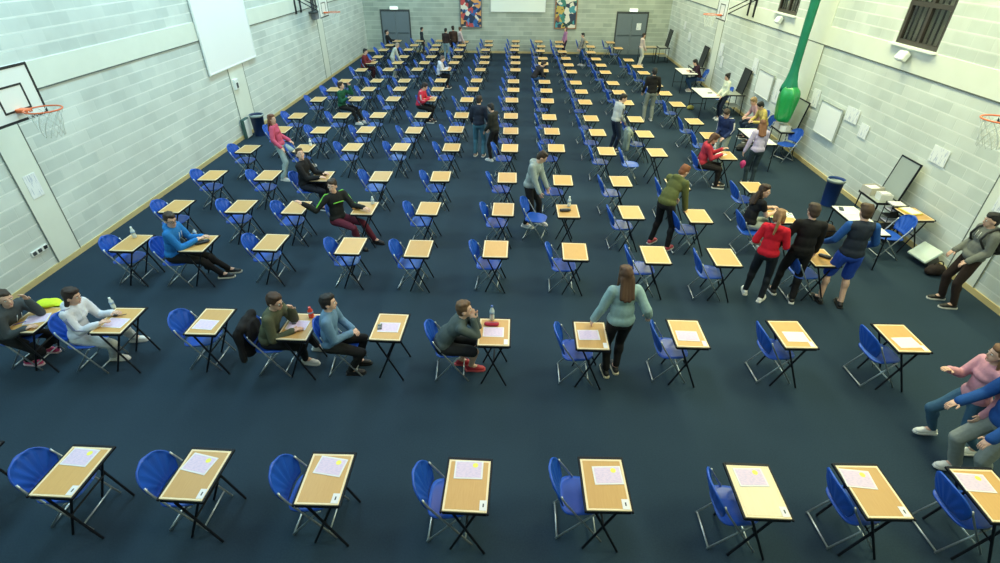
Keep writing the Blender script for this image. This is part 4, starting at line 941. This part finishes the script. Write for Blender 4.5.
for s_ in (-1, 1):
    b = MB(); b.tube([q+V((-.16, s_*.09, .14)), q+V((-.03, s_*.10, .215)), q+V((.09, s_*.11, .14)), q+V((.135, s_*.12, .02)), q+V((.07, s_*.165, -.09)), q+V((-.12, s_*.15, -.14))], .017, 8).build('shoulder_strap', M_DARKPLASTIC, bp, True)
person('girl in pink top and blue jeans walking at the right edge, partly behind another', (5.03, 4.14), 176, s=.91, lean=4, hip=.90, head=(-10, 0, 0), hands=((.36, -.10, 1.22), (.10, .30, .90)), feet=((.04, -.18), (-.32, .10)), fz=(.06, .05), toe=(0, 0), female=True,
       hair=('long', (.16, .08, .04)), top=('sweater', (.62, .30, .36)), legs=('jeans', (.05, .12, .20)), shoes=(.8, .8, .76))
person('person in blue and green jacket and grey trousers walking at the right edge', (5.03, 3.74), 178, s=.97, slack=.02, lean=6, hip=.89, head=(0, 5, 0), hands=((.38, -.20, .98), (.34, .26, .92)), feet=((.08, -.10), (-.10, .12)), fz=(.03, 0),
       hair=('short', BRN), top=('jacket', (.015, .075, .28)), stripes=((.03, .32, .06), 3), legs=('trousers', (.26, .29, .27)), loose=.018, shoes=(.78, .78, .74))
# ---- fourth row right: seated girl; sixth row right: seated girl in red
person('girl in black sleeveless top and pale trousers seated, reaching to her desk', (4.40, 8.86), 8, sit=True, lean=12, s=.98, head=(-45, 0, 0), hands=((.44, -.08, .80), (.46, .12, .80)), feet=((.34, -.08), (.36, .14)), female=True,
       hair=('long', (.035, .018, .012)), top=('vest_top', BLK), sleeve=.22, legs=('trousers', (.36, .40, .36)), shoes=(.6, .6, .6))
person('girl in red top and black trousers seated in the sixth row holding a sheet', (4.42, 11.98), -12, sit=True, s=.98, lean=10, head=(-6, 24, 0), hands=((.40, -.08, .84), (.42, .08, .92)), feet=((.44, -.10), (.48, .12)), female=True,
       hair=('bob', (.10, .045, .025)), top=('sweater', (.46, .035, .06)), legs=('trousers', (.018, .014, .014)), shoes=BLK)
person('girl with long auburn hair in lilac top standing, back turned, at a white table', (5.72, 12.1), 84, s=.9, lean=12, head=(-4, 18, 0), hands=((.22, -.20, .86), (.10, .30, .80)), feet=((0, -.08), (.02, .10)), female=True,
       hair=('long', (.16, .065, .03)), top=('blouse', (.50, .44, .62)), legs=('trousers', (.03, .05, .065)), shoes=BLK)
hb = thing('handbag', 'small bright pink bag hanging beside the girl in lilac', 'bag', (5.43, 12.02, .44))
b = MB(); b.ell((0, 0, .10), (.07, .05, .09)); b.ell((0, 0, .03), (.04, .04, .05)); blob_obj(b, 'bag_body', mat('pink_fabric', (.60, .05, .22), .5, 0, .4, .1, 9), hb, .01, 2)
MB().tube([(-.04, 0, .17), (-.03, 0, .27), (.03, 0, .27), (.04, 0, .17)], .006, 6).build('handle', M_DARKPLASTIC, hb, True)
person('person in navy top with white stripes and pale trousers standing in the sixth row', (5.30, 13.15), 215, s=.93, lean=14, head=(10, 26, 0), hands=((.26, -.10, .98), (.26, .16, .96)), feet=((0, -.10), (.04, .12)),
       hair=('short', DKBR), top=('rugby_shirt', (.020, .035, .11)), stripes=((.7, .68, .66), 3), legs=('trousers', (.30, .34, .30)), shoes=(.6, .6, .58), fine=False)
# ---- middle distance
person('person in navy top and blue jeans standing back turned between middle rows', (-1.02, 13.75), 80, s=.94, lean=4, head=(0, 12, 0), hands=((.20, -.24, .94), (.20, .24, .94)), feet=((0, -.12), (0, .12)),
       hair=('short', (.025, .015, .012)), top=('sweater', (.016, .024, .045)), legs=('jeans', (.06, .17, .24)), loose=.008, shoes=(.35, .25, .2), fine=False)
person('person all in black standing in profile beside the one in blue jeans', (-.58, 13.45), 150, s=.88, lean=8, head=(0, 18, 0), hands=((.24, -.10, .90), (.24, .14, .92)), feet=((-.10, -.10), (.06, .12)),
       hair=('short', BLK), top=('sweater', (.02, .022, .02)), legs=('trousers', BLK), shoes=(.6, .6, .6), fine=False)
person('person in white and black jacket and dark trousers standing among the desks', (2.72, 14.35), 20, s=.93, lean=10, head=(-30, 15, 0), hands=((.22, -.10, .92), (.20, .20, .90)), feet=((0, -.10), (0, .12)),
       hair=('short', (.02, .016, .014)), top=('jacket', (.50, .52, .50)), stripes=((.02, .03, .07), 3), legs=('jeans', (.015, .025, .05)), shoes=BLK, fine=False)
person('broad person in black top and grey trousers standing back turned, upper right', (4.36, 17.5), 88, s=.96, lean=2, head=(0, 8, 0), hands=((.18, -.26, .92), (.18, .26, .92)), feet=((0, -.12), (.02, .14)),
       hair=('short', BLK), top=('hoodie', (.014, .013, .013)), hood=True, legs=('trousers', (.26, .28, .24)), loose=.012, shoes=(.45, .45, .42), fine=False)
person('person in dark green top seated near the left wall, ninth row', (-5.62, 16.72), -12, sit=True, s=.95, lean=6, head=(10, -6, 0), hands=((.30, -.12, .86), (.26, .18, 1.18)), feet=((.52, -.08), (.60, .14)),
       hair=('short', DKBR), top=('sweater', (.012, .085, .045)), legs=('trousers', BLK), shoes=(.7, .7, .68), fine=False)
person('person in red and white top seated in the ninth row', (-3.16, 16.95), -10, sit=True, s=.95, lean=18, head=(5, 18, 0), hands=((.38, -.10, .82), (.38, .12, .82)), feet=((.30, -.08), (.32, .12)),
       hair=('short', (.025, .015, .015)), top=('sports_top', (.55, .03, .07)), stripes=((.7, .7, .7), 3), legs=('trousers', BLK), shoes=BLK, fine=False)
person('person in white hoodie and black trousers seated near the back, twelfth row', (-3.18, 21.7), 0, sit=True, s=.93, lean=16, head=(0, 12, 0), hands=((.40, -.12, .82), (.40, .12, .82)), feet=((.30, -.1), (.32, .1)),
       hair=('short', (.14, .10, .09)), top=('hoodie', (.62, .62, .70)), hood=True, legs=('trousers', BLK), shoes=BLK, fine=False)
person('person in burgundy top seated near the left wall toward the back', (-6.52, 22.9), 0, sit=True, s=.95, lean=14, head=(-10, 5, 0), hands=((.38, -.14, .84), (.42, .12, .84)), feet=((.34, -.1), (.36, .1)),
       hair=('short', BLK), top=('jumper', (.17, .025, .03)), legs=('trousers', (.05, .015, .02)), shoes=BLK, fine=False)
person('person in cream top standing bent over a desk near the back left', (-5.42, 23.6), 20, s=.84, lean=28, head=(0, 20, 0), hands=((.36, -.14, .80), (.36, .14, .80)), feet=((0, -.12), (0, .12)),
       hair=('short', (.35, .27, .22)), top=('blouse', (.52, .54, .48)), legs=('trousers', (.40, .42, .36)), shoes=(.5, .5, .5), fine=False)
person('person in black seated in front of the left grey double door', (-6.72, 28.7), 0, sit=True, s=.92, lean=-6, head=(0, -5, 0), hands=((.34, -.14, .80), (.36, .12, .80)), feet=((.44, -.08), (.46, .1)),
       hair=('short', BLK), top=('jacket', BLK), legs=('trousers', BLK), shoes=BLK, fine=False)
person('person in dark grey standing right of the left grey double door', (-5.02, 29.0), 20, s=.78, head=(0, 5, 0), hands=((.10, -.24, .82), (.12, .22, .84)), feet=((0, -.1), (.02, .1)),
       hair=('short', BLK), top=('jacket', (.035, .045, .055)), legs=('trousers', (.10, .10, .11)), shoes=BLK, fine=False)
person('person in dark brown top and pale jeans, left of the pair by the end wall', (-3.60, 27.6), 70, s=.86, head=(0, 8, 0), hands=((.14, -.22, .84), (.14, .22, .84)), feet=((0, -.1), (0, .12)),
       hair=('short', BLK), top=('jacket', (.035, .022, .022)), legs=('jeans', (.26, .38, .46)), loose=.01, shoes=(.3, .3, .3), fine=False)
person('person in dark top, right of the pair by the end wall', (-3.25, 27.85), 110, s=.90, lean=4, head=(0, 6, 0), hands=((.16, -.24, .88), (.16, .24, .88)), feet=((0, -.1), (0, .1)),
       hair=('short', (.02, .015, .01)), top=('jacket', (.045, .025, .02)), legs=('trousers', BLK), shoes=BLK, fine=False)
person('person in pale pink top standing just behind the pair by the end wall', (-2.98, 28.4), 20, s=.84, head=(0, 5, 0), hands=((.22, -.2, .86), (.22, .2, .86)), feet=((0, -.1), (0, .1)),
       hair=('short', BRN), top=('blouse', (.60, .48, .50)), legs=('trousers', (.1, .1, .12)), shoes=BLK, fine=False)
person('person in dark top bending low between rows toward the back', (.62, 21.25), 25, sit=True, s=.95, lean=44, head=(0, 20, 0), hands=((.42, -.10, .62), (.44, .12, .62)), feet=((.26, -.1), (.28, .1)),
       hair=('short', (.03, .02, .018)), top=('sweater', (.022, .020, .024)), legs=('jeans', (.02, .06, .16)), shoes=BLK, fine=False)
person('person in pink and purple patterned top standing at the end wall under a poster', (2.42, 29.3), 200, s=.80, head=(0, 5, 0), hands=((.16, -.2, .84), (.16, .2, .84)), feet=((0, -.1), (0, .1)), female=True,
       hair=('bob', (.12, .05, .05)), top=('cardigan', (.42, .20, .34)), legs=('trousers', (.05, .03, .06)), shoes=BLK, fine=False)
person('person in cream and black top and blue jeans standing near the end wall', (3.08, 26.7), 190, s=.85, lean=6, head=(0, 5, 0), hands=((.22, -.16, .88), (.22, .18, .88)), feet=((.02, -.12), (-.10, .10)),
       hair=('short', BLK), top=('jacket', (.30, .28, .24)), stripes=((.02, .02, .02), 3), legs=('jeans', (.03, .07, .13)), shoes=(.7, .7, .7), fine=False)
person('person in cream top and white trousers standing before the right grey double door', (5.90, 27.0), 10, s=.83, head=(0, 5, 0), hands=((.20, -.18, .86), (.22, .18, .86)), feet=((0, -.1), (0, .1)), female=True,
       hair=('short', (.03, .018, .015)), top=('blouse', (.66, .52, .45)), legs=('trousers', (.70, .68, .58)), shoes=(.6, .5, .45), fine=False)
# ---- along the right wall
person('person with black hair in plum top seated at the farthest white table', (7.16, 21.75), 180, sit=True, s=.93, lean=22, head=(0, 20, 0), hands=((.40, -.14, .80), (.42, .12, .80)), feet=((.22, -.1), (.24, .1)),
       hair=('bob', BLK), top=('sweater', (.030, .012, .025)), legs=('jeans', (.03, .07, .15)), shoes=(.4, .35, .3), fine=False)
person('woman with black hair in white top and dark jeans standing by the right wall', (6.84, 17.75), 188, s=.86, head=(0, 14, 0), lean=4, hands=((.20, -.16, .92), (.22, .18, .92)), feet=((.02, -.1), (.06, .12)), female=True,
       hair=('bun', BLK), top=('blouse', (.70, .74, .60)), legs=('jeans', (.014, .022, .045)), shoes=(.7, .7, .7), fine=False)
person('person in pink patterned top seated against the right wall', (7.20, 15.78), 182, sit=True, s=.94, lean=24, head=(0, 22, 0), hands=((.36, -.12, .66), (.38, .12, .66)), feet=((.28, -.1), (.30, .1)), female=True,
       hair=('short', (.30, .20, .10)), top=('blouse', (.55, .32, .32)), legs=('jeans', (.02, .035, .07)), shoes=BLK, fine=False)
person('person in yellow top seated against the right wall', (7.18, 15.25), 182, sit=True, s=.94, lean=22, head=(0, 22, 0), hands=((.36, -.12, .70), (.38, .12, .70)), feet=((.30, -.1), (.32, .1)),
       hair=('short', BLK), top=('shirt', (.60, .46, .14)), legs=('jeans', (.02, .035, .07)), shoes=BLK, fine=False)
# ---- jackets hung over chair backs
def hung_jacket(x, y, rz, col, label):
    t = thing('jacket', label, 'jacket', (x, y, 0), D2(rz)); b = MB()
    b.cap((-.27, -.17, .80), (-.27, .17, .80), .06, .06); b.ell((-.31, 0, .62), (.075, .23, .22)); b.ell((-.30, 0, .42), (.07, .20, .16)); b.ell((-.20, 0, .66), (.04, .19, .16))
    for q in (-1, 1): b.cap((-.30, q*.20, .76), (-.30, q*.245, .36), .055, .042)
    bo = blob_obj(b, 'jacket_body', cloth(col), t, .014, 3, .022, .02, seed=x)
    MB().tube([(-.355, 0, .80), (-.405, 0, .60), (-.385, 0, .30)], .005, 5).build('zip', M_CHROME, bo)
    return t
hung_jacket(-3.18, 5.16, 0, (.012, .012, .014), 'black jacket hung over the chair of the person in olive cardigan')
hung_jacket(3.24, 13.65, 0, (.20, .24, .20), 'grey green jacket hung over a chair beside the white and black jacketed person')
